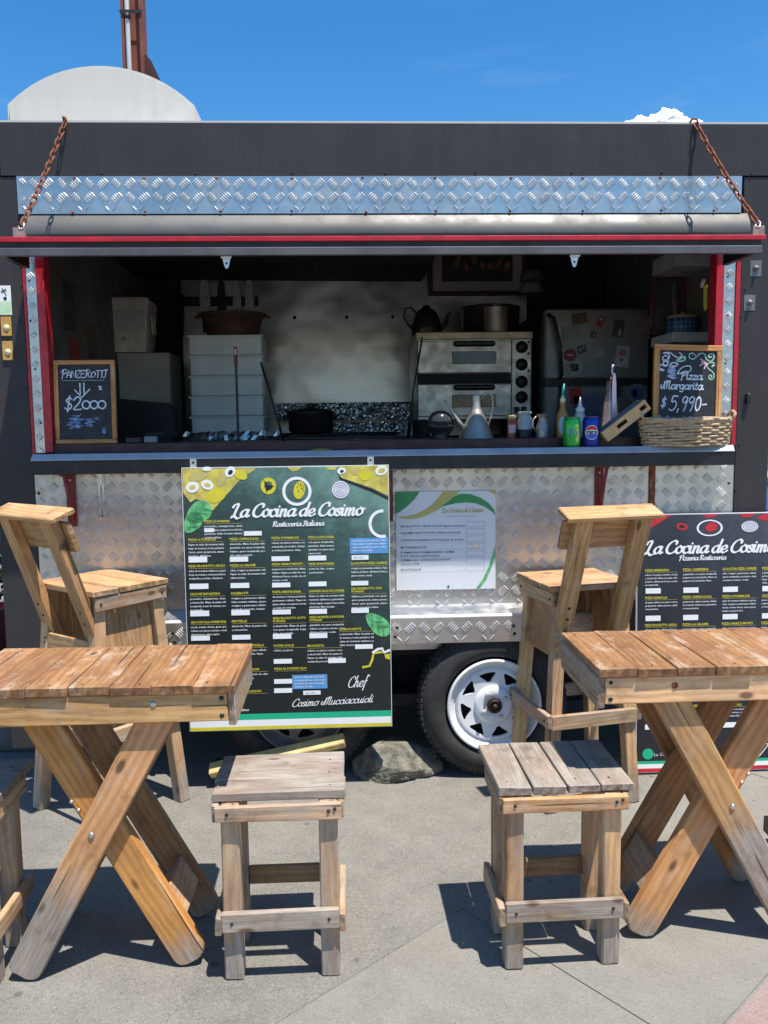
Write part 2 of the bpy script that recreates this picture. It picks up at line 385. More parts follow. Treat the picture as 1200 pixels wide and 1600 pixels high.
# strokes: ribbon lettering (chalk, brush script)
def smooth_pts(pts, sub=5):
    if len(pts) < 3: return [Vector((*p, 0)) for p in pts]
    out = []
    q = [Vector((*p, 0)) for p in pts]
    for i in range(len(q)-1):
        a, b, c, d = q[max(i-1, 0)], q[i], q[i+1], q[min(i+2, len(q)-1)]
        for k in range(sub):
            t = k/sub; out.append(.5*((2*b)+(c-a)*t+(2*a-5*b+4*c-d)*t*t+(3*b-a-3*c+d)*t**3))
    out.append(q[-1]); return out
GL = {
 'a': (.92, [[(.75,.8),(.45,1.0),(.1,.7),(.05,.25),(.3,0),(.6,.3),(.78,.97)], [(.78,.97),(.68,.25),(.8,.02),(1.0,.2)]]),
 'c': (.74, [[(.70,.72),(.5,1.0),(.15,.8),(.05,.35),(.3,.0),(.6,.1),(.78,.3)]]),
 'o': (.82, [[(.45,1.0),(.1,.75),(.08,.25),(.38,0),(.7,.3),(.66,.8),(.42,1.0)], [(.66,.85),(.92,.92)]]),
 'i': (.42, [[(.1,.97),(.07,.25),(.2,0),(.42,.2)], [(.17,1.36),(.19,1.40)]]),
 'n': (.86, [[(.12,.97),(.06,0)], [(.09,.5),(.3,.9),(.5,.97),(.58,.75),(.53,.2),(.66,0),(.88,.2)]]),
 'd': (.96, [[(.72,.8),(.45,1.0),(.1,.7),(.05,.25),(.3,0),(.6,.3),(.72,.8)], [(.88,1.85),(.68,.25),(.8,.02),(1.0,.2)]]),
 'e': (.74, [[(.1,.42),(.45,.5),(.64,.75),(.45,1.0),(.15,.8),(.05,.35),(.3,0),(.6,.1),(.78,.3)]]),
 's': (.66, [[(.58,.82),(.4,1.0),(.17,.8),(.28,.55),(.5,.38),(.48,.1),(.25,0),(.0,.15)]]),
 'm': (1.24, [[(.12,.97),(.06,0)], [(.09,.5),(.25,.9),(.42,.97),(.5,.75),(.46,0)], [(.49,.5),(.68,.9),(.85,.97),(.93,.75),(.88,.2),(1.0,0),(1.24,.2)]]),
 't': (.5, [[(.24,1.5),(.12,.3),(.26,0),(.5,.2)], [(0,1.0),(.46,1.02)]]),
 'r': (.56, [[(.12,.97),(.06,0)], [(.09,.5),(.25,.9),(.52,.95),(.5,.8)]]),
 'l': (.42, [[(.25,1.85),(.1,.3),(.22,0),(.42,.2)]]),
 'u': (.9, [[(.1,.97),(.06,.25),(.25,0),(.5,.25),(.64,.95)], [(.64,.95),(.58,.2),(.7,0),(.9,.2)]]),
 'z': (.7, [[(.05,.95),(.6,.95),(.05,.03),(.65,.05)]]),
 'g': (.9, [[(.7,.8),(.42,1.0),(.1,.7),(.1,.3),(.35,.1),(.62,.35),(.72,.97)], [(.72,.97),(.66,-.2),(.4,-.55),(.1,-.4)]]),
 'h': (.86, [[(.3,1.9),(.06,0)], [(.12,.5),(.3,.9),(.5,.97),(.55,.7),(.5,.2),(.64,0),(.86,.2)]]),
 'f': (.6, [[(.72,1.7),(.55,1.95),(.4,1.6),(.2,.0),(.1,-.6)], [(.05,.9),(.62,1.0)]]),
 'L': (.98, [[(-.05,1.35),(.12,1.72),(.5,1.78),(.36,.9),(.2,.12),(-.05,-.12)], [(.02,.08),(.35,.08),(.65,-.2),(.98,-.08)]]),
 'C': (1.08, [[(.98,1.35),(1.02,1.62),(.75,1.82),(.3,1.5),(.04,.8),(.14,.2),(.5,-.02),(.85,.12),(1.06,.4)]]),
 'R': (1.1, [[(.3,1.7),(.12,0)], [(-.05,1.4),(.3,1.8),(.8,1.7),(.8,1.2),(.3,.9)], [(.4,.95),(.7,.2),(1.0,0),(1.15,.2)]]),
 'I': (.65, [[(-.05,1.5),(.3,1.75),(.6,1.7)], [(.4,1.7),(.2,.05),(-.05,0)]]),
 'P': (.95, [[(.3,1.7),(.1,-.2)], [(-.1,1.2),(.2,1.75),(.85,1.85),(1.0,1.35),(.6,.95),(.2,.85)]]),
 'M': (1.6, [[(-.2,.9),(-.3,.3),(.0,.1),(.3,1.0),(.45,1.7),(.35,.0)], [(.4,1.2),(.7,1.65),(.9,1.75),(.75,.1)], [(.8,1.2),(1.1,1.7),(1.3,1.75),(1.2,.4),(1.3,0),(1.5,.1)]]),
 '$': (.75, [[(.62,1.3),(.4,1.5),(.12,1.2),(.3,.85),(.58,.6),(.5,.15),(.25,.02),(.0,.25)], [(.4,1.75),(.25,-.25)]]),
 '5': (.85, [[(.75,1.6),(.25,1.6),(.18,.95),(.5,1.05),(.7,.7),(.55,.15),(.25,-.05),(.0,.1)]]),
 '9': (.75, [[(.62,1.4),(.35,1.6),(.1,1.25),(.25,.85),(.55,1.1),(.62,1.5),(.5,.4),(.35,-.05)]]),
 '0': (.78, [[(.4,1.6),(.12,1.2),(.12,.4),(.35,.0),(.6,.4),(.62,1.2),(.4,1.6)]]),
 '2': (.85, [[(.05,1.2),(.3,1.6),(.65,1.4),(.5,.8),(.05,.05),(.75,.05)]]),
 ',': (.4, [[(.15,.15),(.05,-.25)]]), '-': (.6, [[(.05,.7),(.5,.75)]]), ' ': (.45, []),
 'A': (.95, [[(0,0),(.42,1.6),(.85,0)], [(.15,.55),(.7,.55)]]), 'N': (.95, [[(.05,0),(.05,1.6),(.78,.05),(.78,1.6)]]),
 'Z': (.9, [[(.05,1.55),(.75,1.55),(.05,.05),(.82,.05)]]), 'E': (.85, [[(.7,1.55),(.08,1.55),(.08,.05),(.75,.05)], [(.08,.85),(.6,.85)]]),
 'O': (.95, [[(.45,1.3),(.1,.9),(.12,.3),(.45,.05),(.8,.35),(.8,1.0),(.45,1.3)]]), 'T': (.8, [[(0,1.55),(.8,1.55)], [(.4,1.55),(.38,0)]]),
 'p': (.95, [[(.1,1.6),(.08,0)], [(.1,1.55),(.6,1.5),(.65,1.0),(.1,.8)]]), 'q': (.95, [[(.1,1.6),(.08,0)], [(.1,1.55),(.6,1.5),(.62,1.0),(.1,.85),(.75,0)]]), 'j': (.4, [[(.12,1.55),(.12,0)]]),
}
LAY = [0]
def ribbon(mb, pts, w, y):
    """brush stroke in the XZ plane; rises a hair along its run so crossings never share a plane"""
    if len(pts) < 2: return
    n = len(pts); vs = []; fs = []
    for i, p in enumerate(pts):
        t = pts[min(i+1, n-1)]-pts[max(i-1, 0)]
        if t.length < 1e-9: t = Vector((1,0,0))
        t.normalize(); nn = Vector((-t.y, t.x, 0))
        ww = w(t, i/(n-1)) if callable(w) else w
        LAY[0] += 1; yy = y-(LAY[0] % 400)*1.2e-6
        ext = t*(ww*.4)*(-1 if i == 0 else 1 if i == n-1 else 0)
        a = p+ext+nn*ww/2; b = p+ext-nn*ww/2
        vs += [(a.x, yy, a.y), (b.x, yy, b.y)]
    fs = [(2*i, 2*i+1, 2*i+3, 2*i+2) for i in range(n-1)]
    mb.add(vs, fs)
def script(mb, text, x, z, xh, w, y, width=None, shear=.22, rise=0, sub=5, space=1.0):
    adv = sum(GL[c][0] for c in text)*space
    kx = xh if width is None else width/adv
    cx = 0
    for ch in text:
        a, st = GL[ch]
        for s_ in st:
            pts = [Vector((x+(cx+p.x+shear*p.y)*kx, z+p.y*xh+rise*(cx+p.x)*kx, 0)) for p in smooth_pts(s_, sub)]
            ribbon(mb, pts, w, y)
        cx += a*space
def nib(w0, w1):
    return lambda t, f: w0+(w1-w0)*abs(t.y*.85-t.x*.35)
def circ(cx, cz, rx, rz=None, n=24, a0=0, a1=2*pi, rot=0):
    rz = rz or rx
    return [(cx+rx*cos(a0+(a1-a0)*k/n)*cos(rot)-rz*sin(a0+(a1-a0)*k/n)*sin(rot), cz+rx*cos(a0+(a1-a0)*k/n)*sin(rot)+rz*sin(a0+(a1-a0)*k/n)*cos(rot)) for k in range(n)]
def ring(mb, cx, cz, r0, r1, y, n=28, asp=1):
    vs = []; 
    for k in range(n):
        a = 2*pi*k/n
        vs += [(cx+r0*cos(a), y, cz+r0*asp*sin(a)), (cx+r1*cos(a), y, cz+r1*asp*sin(a))]
    mb.add(vs, [(2*k, 2*k+1, (2*k+3) % (2*n), (2*k+2) % (2*n)) for k in range(n)])
def rect(mb, x0, z0, x1, z1, y): mb.add([(x0,y,z0),(x1,y,z0),(x1,y,z1),(x0,y,z1)], [(0,1,2,3)])
TEXTQ = []
def text(mb, s_, x, z, h, y, width=None, shear=0, bold=0):
    """typeset line (built-in font) queued for conversion into mesh print"""
    cu = bpy.data.curves.new('type', 'FONT'); cu.body = s_; cu.size = 1; cu.shear = shear; cu.resolution_u = 1; cu.offset = bold; cu.fill_mode = 'FRONT'
    o = bpy.data.objects.new('type', cu); COL.objects.link(o); TEXTQ.append((mb, o, x, z, h, y, width))
def flush_text():
    bpy.context.view_layer.update(); dg = bpy.context.evaluated_depsgraph_get()
    for mb, o, x, z, h, y, width in TEXTQ:
        me = bpy.data.meshes.new_from_object(o.evaluated_get(dg))
        if len(me.vertices):
            xs = [v.co.x for v in me.vertices]; x0, x1 = min(xs), max(xs)
            ky = h/.69; kx = ky if width is None else width/max(1e-6, x1-x0)
            mb.add([(x+(v.co.x-x0)*kx, y, z+v.co.y*ky) for v in me.vertices], [tuple(p.vertices) for p in me.polygons])
        cu = o.data; bpy.data.objects.remove(o); bpy.data.curves.remove(cu); bpy.data.meshes.remove(me)
    TEXTQ.clear()

# ================================================================== GROUND
def ground_mat(name, base, dark, light, speck=420, sa=1.0, crack=False):
    q = Mt(name)
    big = q.noise(1.1, 6, .62); mid = q.noise(9, 6, .65); fine = q.noise(140, 4, .7)
    vo = q.n('ShaderNodeTexVoronoi', Scale=speck*.45); q.l(q.co(), vo.inputs['Vector'])
    sc = q.n('ShaderNodeSeparateColor'); q.l(vo.outputs['Color'], sc.inputs[0])
    f = q.math('ADD', q.math('MULTIPLY', big, .35), q.math('ADD', q.math('MULTIPLY', mid, .3), q.math('MULTIPLY', fine, .35)))
    c = q.ramp(f, (.32, dark), (.5, base), (.66, light))
    c = q.mix(q.math('MULTIPLY', q.ramp(sc.outputs[0], (.80, 0.), (.98, 1.)), .55*sa), c, tuple(min(1, x*1.35) for x in light))
    c = q.mix(q.math('MULTIPLY', q.ramp(sc.outputs[1], (.84, 0.), (.98, 1.)), .60*sa), c, tuple(x*.42 for x in dark))
    st = q.noise(2.6, 5, .7)
    c = q.mix(q.math('MULTIPLY', q.ramp(st, (.58, 0.), (.72, 1.)), .30), c, tuple(x*.55 for x in dark))
    if crack:
        vc = q.n('ShaderNodeTexVoronoi', feature='DISTANCE_TO_EDGE', Scale=.9); nv = q.n('ShaderNodeTexNoise', Scale=3, Detail=5)
        q.l(q.co(), nv.inputs['Vector']); ad = q.n('ShaderNodeMix', data_type='RGBA'); ad.inputs['Factor'].default_value = .25
        q.l(q.co(), ad.inputs['A']); q.l(nv.outputs['Color'], ad.inputs['B']); q.l(ad.outputs['Result'], vc.inputs['Vector'])
        c = q.mix(q.ramp(vc.outputs['Distance'], (.0, .5), (.006, 0.)), c, tuple(x*.3 for x in dark))
    vg = q.n('ShaderNodeTexVoronoi', Scale=5.5); q.l(q.co(), vg.inputs['Vector'])
    c = q.mix(q.ramp(vg.outputs['Distance'], (.045, .55), (.075, 0.)), c, tuple(x*.45 for x in dark))
    ds = q.noise(5.5, 7, .75)
    c = q.mix(q.math('MULTIPLY', q.ramp(ds, (.60, 0.), (.70, 1.)), .22), c, tuple(min(1, x*1.12) for x in light))
    q.col(c); q.set(Roughness=.88); q.b.inputs['Specular IOR Level'].default_value = .25
    q.bump(q.math('ADD', fine, q.math('MULTIPLY', sc.outputs[2], .6)), .55, .004)
    return q.m
ASPH = ground_mat('pale worn asphalt', (.205, .194, .170), (.135, .127, .111), (.262, .249, .220), 560, .75)
CONC = ground_mat('smooth concrete', (.230, .217, .188), (.180, .169, .147), (.266, .252, .220), 560, .5)
PINK = ground_mat('pink concrete paver', (.30, .222, .202), (.24, .172, .157), (.35, .268, .245), 600, .6)

def sheet(x0, y0, x1, y1, z, nx=1, ny=1):
    b = MB(); vs = [(x0+(x1-x0)*i/nx, y0+(y1-y0)*j/ny, z) for j in range(ny+1) for i in range(nx+1)]
    return b.add(vs, [(j*(nx+1)+i, j*(nx+1)+i+1, (j+1)*(nx+1)+i+1, (j+1)*(nx+1)+i) for j in range(ny) for i in range(nx)])
g = sheet(-400, -400, 400, 3000, -.012).build('terrain', ASPH); tag(g, 'pale grey asphalt ground stretching to the horizon', kind='structure')
# asphalt yard, concrete walk strip (slabs with joints) and pink pavement, laid diagonally across the yard
DV = Vector((.7537, .6572, 0)); NV = Vector((.6572, -.7537, 0)); O0 = Vector((.24, -1.044, 0))
def strip_pt(s, t): p = O0 + DV*s + NV*t; return (p.x, p.y)
yard = MB(); a = [strip_pt(-9, -.0015), strip_pt(9, -.0015), strip_pt(9, -9), strip_pt(-9, -9)]
yard.prism(a, -.01, 0, 'XY'); tag(yard.build('asphalt_yard', ASPH), 'rough pale asphalt yard under the tables and trailer', kind='structure')
walk = thing('concrete_walk', 'smoother pale concrete strip running diagonally past the right table', None, (0,0,0), kind='structure')
SJ = [-4, -2.6, -1.35, -.62, .09, .78, 1.22, 1.62, 2.3, 3.2, 4.5]; TW = .735
for i in range(len(SJ)-1):
    for (t0, t1) in ((-.001, TW-.004),):
        b = MB(); gp = .0011
        b.prism([strip_pt(SJ[i]+gp, t0), strip_pt(SJ[i+1]-gp, t0), strip_pt(SJ[i+1]-gp-.05, t1), strip_pt(SJ[i]+gp-.05, t1)][::-1], -.01, random.uniform(-.0012, .0012), 'XY')
        b.build('slab', CONC, walk)
MB().prism([strip_pt(-5, -.001), strip_pt(5, -.001), strip_pt(5, TW+.006), strip_pt(-5, TW+.006)][::-1], -.0085, -.0030, 'XY').build('joint_bed', CONC, walk)
pink = thing('pink_pavement', 'pink concrete paving in the near right corner', None, (0,0,0), kind='structure')
PJ = [-3.2, -2.55, -1.93, -1.33, -.735, -.13, .47, 1.07, 1.7]
for i in range(len(PJ)-1):
    for j in range(3):
        b = MB(); gp = .002; t0 = TW+.004+j*.45; t1 = TW+.012+(j+1)*.45-.008; sh = .12*((j % 2))
        b.prism([strip_pt(PJ[i]+gp+sh, t0), strip_pt(PJ[i+1]-gp+sh, t0), strip_pt(PJ[i+1]-gp+sh, t1), strip_pt(PJ[i]+gp+sh, t1)][::-1], -.01, random.uniform(-.001, .0015), 'XY')
        b.build('paver', PINK, pink)
# scattered grit
gm = MB(); rr = random.Random(3)
for k in range(900):
    x = rr.uniform(-1.5, 1.6); y = rr.uniform(-1.7, .1); s = rr.uniform(.0012, .0032)*(1.6 if rr.random() < .06 else 1)
    p = [(x+s*rr.uniform(.6, 1)*cos(a_), y+s*rr.uniform(.6, 1)*sin(a_), .0005) for a_ in (0, 1.57, 3.14, 4.71)]
    gm.add(p+[(x, y, s*.8)], [(0,1,4), (1,2,4), (2,3,4), (3,0,4)])
tag(gm.build('grit', P('grit', (.26, .24, .21), .9, 0, .5, 40)), 'fine loose grit scattered over the ground', kind='stuff')

# ================================================================== TRAILER
T = thing('food_trailer', 'dark grey and checker plate food trailer with its serving hatch open', 'food trailer', (0, 0, 0))
XL, XR = -1.35, 1.662
ZR = 2.515
def tb(name, a, b, mat, ch=0, par=None): return MB().box(a, b, ch).build(name, mat, par or T)
tb('fascia_panel', (XL+.085, -.016, 2.325), (XR, 0.0, ZR), CHAR, .002)
tb('corner_panel', (XL, -.012, 2.325), (XL+.082, 0.0, ZR-.002), CHAR, .002)
tb('corner_post', (XL, -.012, .14), (-1.2085, 0.02, 2.322), CHAR, .002)
tb('corner_post', (1.5285, -.012, .14), (XR, 0.02, 2.322), CHAR, .002)
tb('side_wall', (XL, .022, .30), (XL+.03, 2.05, ZR-.004), CHAR)
tb('side_wall', (XR-.03, .022, .30), (XR, 2.05, ZR-.004), CHAR)
tb('rear_wall', (XL+.031, 2.02, .10), (XR-.031, 2.05, ZR-.004), CHAR)  # unseen; carried down low as a skirt to keep the underside dark
tb('roof', (XL+.002, .001, ZR-.002), (XR-.002, 2.05, ZR+.012), FIBRE)
tb('floor', (XL+.031, .03, .47), (XR-.031, 2.018, .52), BLACKM)
tb('ceiling', (XL+.032, .03, 2.44), (XR-.032, 2.018, 2.46), BLACKM)
# inner faces
tb('inner_side_wall', (-1.235, .06, .53), (-1.215, 1.95, 2.435), DARKIN)
tb('inner_side_wall', (1.60, .06, .53), (1.62, 1.95, 2.435), DARKIN)
tb('steel_back_wall', (-.99, 1.90, .53), (1.10, 1.915, 2.435), STEEL)
tb('back_wall', (-1.214, 1.92, .53), (1.599, 1.94, 2.435), BLACKM)
hb = MB()
for x in (-.99, -.66, -.315, .0, .28, .52): hb.lathe([(.011, 1.8985), (.011, 1.8975), (0, 1.897)], (x, 0, 2.045), 10, 'Y')
hb.build('bolt', BLACK, T)
# checker plate with five bar tread
def tread(name, x0, x1, z0, z1, y, parent, period=.052, seed=0, axis='XZ', ox_=.012, hl0=.0200):
    """real raised tread bars: five short lens bars per patch, patches turned by turns"""
    b = MB(); rg = random.Random(seed); nx = int((x1-x0)/period)+3; nz = int((z1-z0)/period)+3
    for i in range(-1, nx):
        for j in range(-1, nz):
            d = 1 if (i+j) % 2 else -1
            cx, cz = x0+i*period+ox_, z0+j*period+.006
            ux, uz = .7071, .7071*d
            for k in range(-2, 3):
                off = k*.0083; hl = hl0-.0014*abs(k)
                ox, oz = cx-uz*off, cz+ux*off
                a = (ox-ux*hl, oz-uz*hl); c = (ox+ux*hl, oz+uz*hl); w = .0030
                pts = [a, (ox-ux*hl*.35-uz*w, oz-uz*hl*.35+ux*w), (ox+ux*hl*.35-uz*w, oz+uz*hl*.35+ux*w), c, (ox+ux*hl*.35+uz*w, oz+uz*hl*.35-ux*w), (ox-ux*hl*.35+uz*w, oz-uz*hl*.35-ux*w)]
                if any(p[0] < x0 or p[0] > x1 or p[1] < z0 or p[1] > z1 for p in pts): continue
                h = .0046; t1 = (ox-ux*hl*.5, oz-uz*hl*.5); t2 = (ox+ux*hl*.5, oz+uz*hl*.5)
                if axis == 'XZ': f = lambda p, q: (p[0], y-q, p[1])
                vs = [f(p, -.0002) for p in pts]+[f(t1, h), f(t2, h)]
                b.add(vs, [(0,1,6), (1,2,7,6), (2,3,7), (3,4,7), (4,5,6,7), (5,0,6)])
    return tag(b.build('tread_bars', ALUB, parent), 'raised five bar tread pattern', kind='stuff')
def rivets(xs, zs, y, parent, r=.006, mat=RUST, name='rivets'):
    b = MB()
    for x in xs:
        for z in zs: b.lathe([(r, y), (r*.9, y-.003), (r*.4, y-.0045), (0, y-.0048)], (x+random.uniform(-.01, .01), 0, z+random.uniform(-.003, .003)), 8, 'Y')
    return b.build(name, mat, parent)
up = tb('checker_plate', (-1.207, -.0185, 2.188), (1.517, -.013, 2.323), ALU)
tread('tread_bars', -1.205, 1.515, 2.190, 2.321, -.0185, up, .0500, 1, 'XZ', .012, .0185)
rivets([-1.0, -.74, -.47, -.2, .07, .35, .62, .9, 1.2, 1.42], [2.195, 2.316], -.0185, up, .0055)
# rolled hinge cover above the hatch
prof = []
for k in range(9):
    a = k/8; prof.append((-.014-.030*sin(a*pi*.62)**1.0, 2.186-.085*a))
prof += [(-.010, 2.10)]
hc = MB(); n = len(prof)
vs = [(-1.19, y, z) for y, z in prof]+[(1.545, y, z) for y, z in prof]
hc.add(vs, [(i, i+1, n+i+1, n+i) for i in range(n-1)], True)
hc.add([(-1.19, y, z) for y, z in prof], [tuple(range(n))]); hc.add([(1.545, y, z) for y, z in prof], [tuple(range(n))])
hc.build('hinge_cover', GREYBAND, T)
# panel above opening, jambs, strips
tb('lintel', (-1.207, -.010, 2.045), (1.527, .02, 2.184), BLACK)
for sx, x0, x1 in (('l', -1.196, -1.160), ('r', 1.463, 1.507)):
    pl = tb('checker_strip', (x0, -.010, 1.305), (x1, 0.0, 2.044), ALU)
    tread('tread_bars', x0+.001, x1-.001, 1.306, 2.043, -.010, pl, .0545, 5, 'XZ', (x1-x0)/2-.001, .0165)
    rivets([(x0+x1)/2], [1.42, 1.62, 1.80, 1.95], -.010, pl, .004, BLACK)
tb('red_edge', (-1.2065, -.016, 1.30), (-1.197, .0, 2.044), RED, .001)
tb('red_edge', (1.508, -.016, 1.30), (1.5265, .0, 2.044), RED, .001)
tb('red_jamb', (-1.1595, -.013, 1.305), (-1.129, .05, 2.044), RED, .002)
tb('red_jamb', (1.431, -.013, 1.305), (1.4625, .05, 2.044), RED, .002)
tb('sill', (-1.128, -.006, 1.300), (1.430, .045, 1.337), P('dark red sill', (.05, .012, .014), .5, 0, .3, 8), .002)
tb('inner_counter', (-1.21, .047, 1.295), (1.43, .34, 1.325), BLACKM)
# lower skin
lp = tb('checker_panel', (-1.208, -.006, .50), (1.528, 0.0, 1.30), ALUD)
tread('tread_bars', -1.206, 1.526, .672, 1.232, -.006, lp, .0545, 2)
rivets([-1.19, 1.515], [.75, .95, 1.15], -.006, lp, .006, BLACK)
tb('skirt', (XL+.031, .06, .16), (-.72, .075, .52), BLACKM)
tb('skirt', (1.10, .06, .16), (XR-.031, .075, .52), BLACKM)
tb('chassis_beam', (XL+.04, .30, .36), (XR-.04, .36, .468), BLACKM)
# wheel arch
fdm = MB(); fdm.prism([(-.0065, .682), (-.110, .664), (-.120, .658), (-.120, .555), (-.0065, .555)], -.72, 1.06, 'YZ')
fd = fdm.build('wheel_arch', ALUS, T)
fp = tb('checker_front', (-.715, -.1255, .557), (1.055, -.1205, .655), ALUD, 0, fd)
tread('tread_bars', -.713, 1.053, .558, .654, -.1255, fd, .0545, 3)
rivets([-.70, -.67, .165, .62, 1.02], [.620, .585], -.1255, fd, .007, BLACK, 'rivets')
tb('arch_end', (-.72, -.117, .46), (-.705, -.007, .554), ALUS)
tb('arch_end', (1.045, -.117, .46), (1.06, -.007, .554), ALUS)
il = tb('inner_liner', (-.70, .20, .20), (1.04, .215, .553), BLACKM)
# counter shelf: hinged board, dropping a little to the front
ct = MB(); ct.prism([(-.0065, 1.297), (-.0065, 1.232), (-.108, 1.226), (-.112, 1.229), (-.112, 1.2785), (-.094, 1.297)], -1.180, 1.480, 'YZ')
ct.build('counter_shelf', BLACK, T)
ce = MB(); ce.prism([(-.080, 1.2975), (-.080, 1.2995), (-.090, 1.3025), (-.097, 1.3012), (-.1155, 1.2815), (-.1155, 1.2785), (-.1125, 1.2785), (-.1125, 1.2800), (-.0945, 1.2975)], -1.177, 1.477, 'YZ')
ce.build('counter_nosing', P('pale nosing strip', (.36, .40, .46), .5, .1, .2, 8), T)
def bracket(x, sx, mat, name='counter_bracket'):
    b = MB(); b.box((x-.017, -.014, 1.02), (x+.017, -.0065, 1.25), .001)
    b.tube([(x+.004, -.012, 1.045), (x+.004, -.095, 1.225)], .007, 8)
    b.box((x-.012, -.10, 1.218), (x+.012, -.014, 1.2265)); o = b.build(name, mat, T)
    screws([(x, -.014, 1.20), (x, -.014, 1.06)], o, .005, mat=GALV); return o
for x in (-1.07, .152, .985): bracket(x, 1, DKRED)
for x in (-.955, 1.197):
    b = MB(); b.box((x-.012, -.013, 1.05), (x-.003, -.0065, 1.25)); b.box((x+.003, -.013, 1.06), (x+.012, -.0065, 1.25))
    b.box((x-.007, -.02, 1.085), (x+.005, -.0065, 1.13)); b.box((x-.005, -.02, 1.18), (x+.008, -.0065, 1.235)); b.lathe([(.006, -.0065), (.006, -.022), (0, -.024)], (x-.004, 0, 1.055), 8, 'Y')
    b.build('hinge', RUST if x > 0 else GALV, T)
# hatch flap with red front rail
FX0, FX1 = -1.185, 1.458
fl = thing('hatch_flap', None, None)
fl.parent = T
tb('sheet', (FX0+.005, -.300, 2.026), (FX1-.005, -.05, 2.040), BLACK, 0, fl)
tb('red_rail', (FX0-.02, -.316, 2.024), (FX1+.012, -.300, 2.041), RED, .002, fl)
tb('inner_lip', (FX0, -.306, 1.999), (FX1, -.296, 2.0235), BLACK, 0, fl)
tb('front_lip', (FX0+.003, -.316, 1.978), (FX1, -.300, 2.0045), P('grey lip', (.085, .08, .088), .5, 0, .3, 8), .002, fl)
tb('side_rail', (FX0, -.296, 1.985), (FX0+.02, -.05, 2.025), BLACK, 0, fl)
tb('side_rail', (FX1-.02, -.296, 1.985), (FX1, -.05, 2.025), BLACK, 0, fl)
for x in (-.41, .80):
    b = MB(); b.box((x-.018, -.300, 1.972), (x+.018, -.288, 1.979)); b.prism([(x-.014, 1.973), (x+.014, 1.973), (x+.008, 1.948), (x+.004, 1.938), (x-.004, 1.938), (x-.008, 1.948)], -.292, -.288)
    b.build('latch', GALV, fl)
    MB().lathe([(.004, -.2922), (.004, -.2932), (0, -.2934)], (x, 0, 1.955), 8, 'Y').build('latch_hole', BLACK, fl)
# chains from the roof edge to the flap corners
def chain(top, bot, sag, mat, nl, r=.0035, hook=True):
    ch = thing('hatch_chain', None, None); ch.parent = T
    top = Vector(top); bot = Vector(bot); link = None
    Lk = (bot-top).length/nl
    b = MB(); hl = Lk*.5+r*1.1; w = .0085; pts = []
    for k in range(16):
        a = 2*pi*k/16; pts.append((w*cos(a), 0, (hl-w)*(1 if sin(a) > 1e-6 else -1 if sin(a) < -1e-6 else 0)+w*sin(a)))
    b.tube(pts, r, 6, True)
    for i in range(nl):
        t = (i+.5)/nl; p = top.lerp(bot, t)+Vector((0, 0, -sag*4*t*(1-t)))
        d = (bot-top)+Vector((0, 0, -sag*4*(1-2*t))); d.normalize()
        if link is None: link = b.build('link', mat, ch); o = link
        else: o = link.copy(); COL.objects.link(o); o.parent = ch
        q = d.to_track_quat('Z', 'Y').to_matrix().to_4x4() @ Matrix.Rotation(pi/2*(i % 2)+.35+random.uniform(-.15, .15), 4, 'Z'); q.translation = p; o.matrix_basis = q
    h = MB(); h.tube([bot+Vector((.0, 0, .008)), bot+Vector((.009, -.004, 0)), bot+Vector((.006, -.006, -.014)), bot+Vector((-.006, -.006, -.016)), bot+Vector((-.011, -.004, -.006))], .003, 8)
    h.build('hook', GALV, ch); return ch
CH_L = chain((-1.020, -.020, 2.512), (-1.090, -.305, 2.083), .012, RUST, 18, .0029)
CH_R = chain((1.330, -.020, 2.515), (1.442, -.305, 2.083), .012, RUST, 17, .0034)
for x in (-1.098, 1.446): tb('chain_bracket', (x-.022, -.312, 2.0405), (x+.02, -.304, 2.072), P('bracket steel', (.33, .22, .19), .6, .3, .3, 40), .001, fl)
for x in (-1.02, 1.33):
    b = MB(); b.tube([(x-.012, .01, 2.527), (x-.008, -.012, 2.534), (x+.004, -.024, 2.528), (x+.006, -.026, 2.512)], .0042, 8); b.build('chain_eye', RUST, T)
# small screws on the dark skin
rivets([-1.285], [2.495, 2.345], -.016, T, .007, BLACK, 'screws')
rivets([-.9, -.55, -.2, .15, .5, .85, 1.2, 1.55], [2.335], -.016, T, .004, BLACK, 'screws')
rivets([-1.2135], [1.93, 1.80, 1.55, 1.15, .80], -.012, T, .004, BLACK, 'screws')
rivets([1.535], [1.90, 1.80, 1.66, 1.52, 1.30, 1.12], -.012, T, .004, BLACK, 'screws')
for x, z in ((1.585, 1.98), (1.565, 1.85)):
    b = MB(); b.box((x-.022, -.0135, z-.03), (x+.022, -.012, z+.03)); b.lathe([(.012, -.012), (.011, -.020), (.006, -.021), (.005, -.030), (0, -.031)], (x, 0, z), 12, 'Y'); b.build('bolt_plate', P('bolt grey', (.16, .16, .17), .45, .3, .2, 20), T)
tb('light_switch_guard', (1.56, -.03, 1.46), (1.575, -.012, 1.50), BLACK, .002)

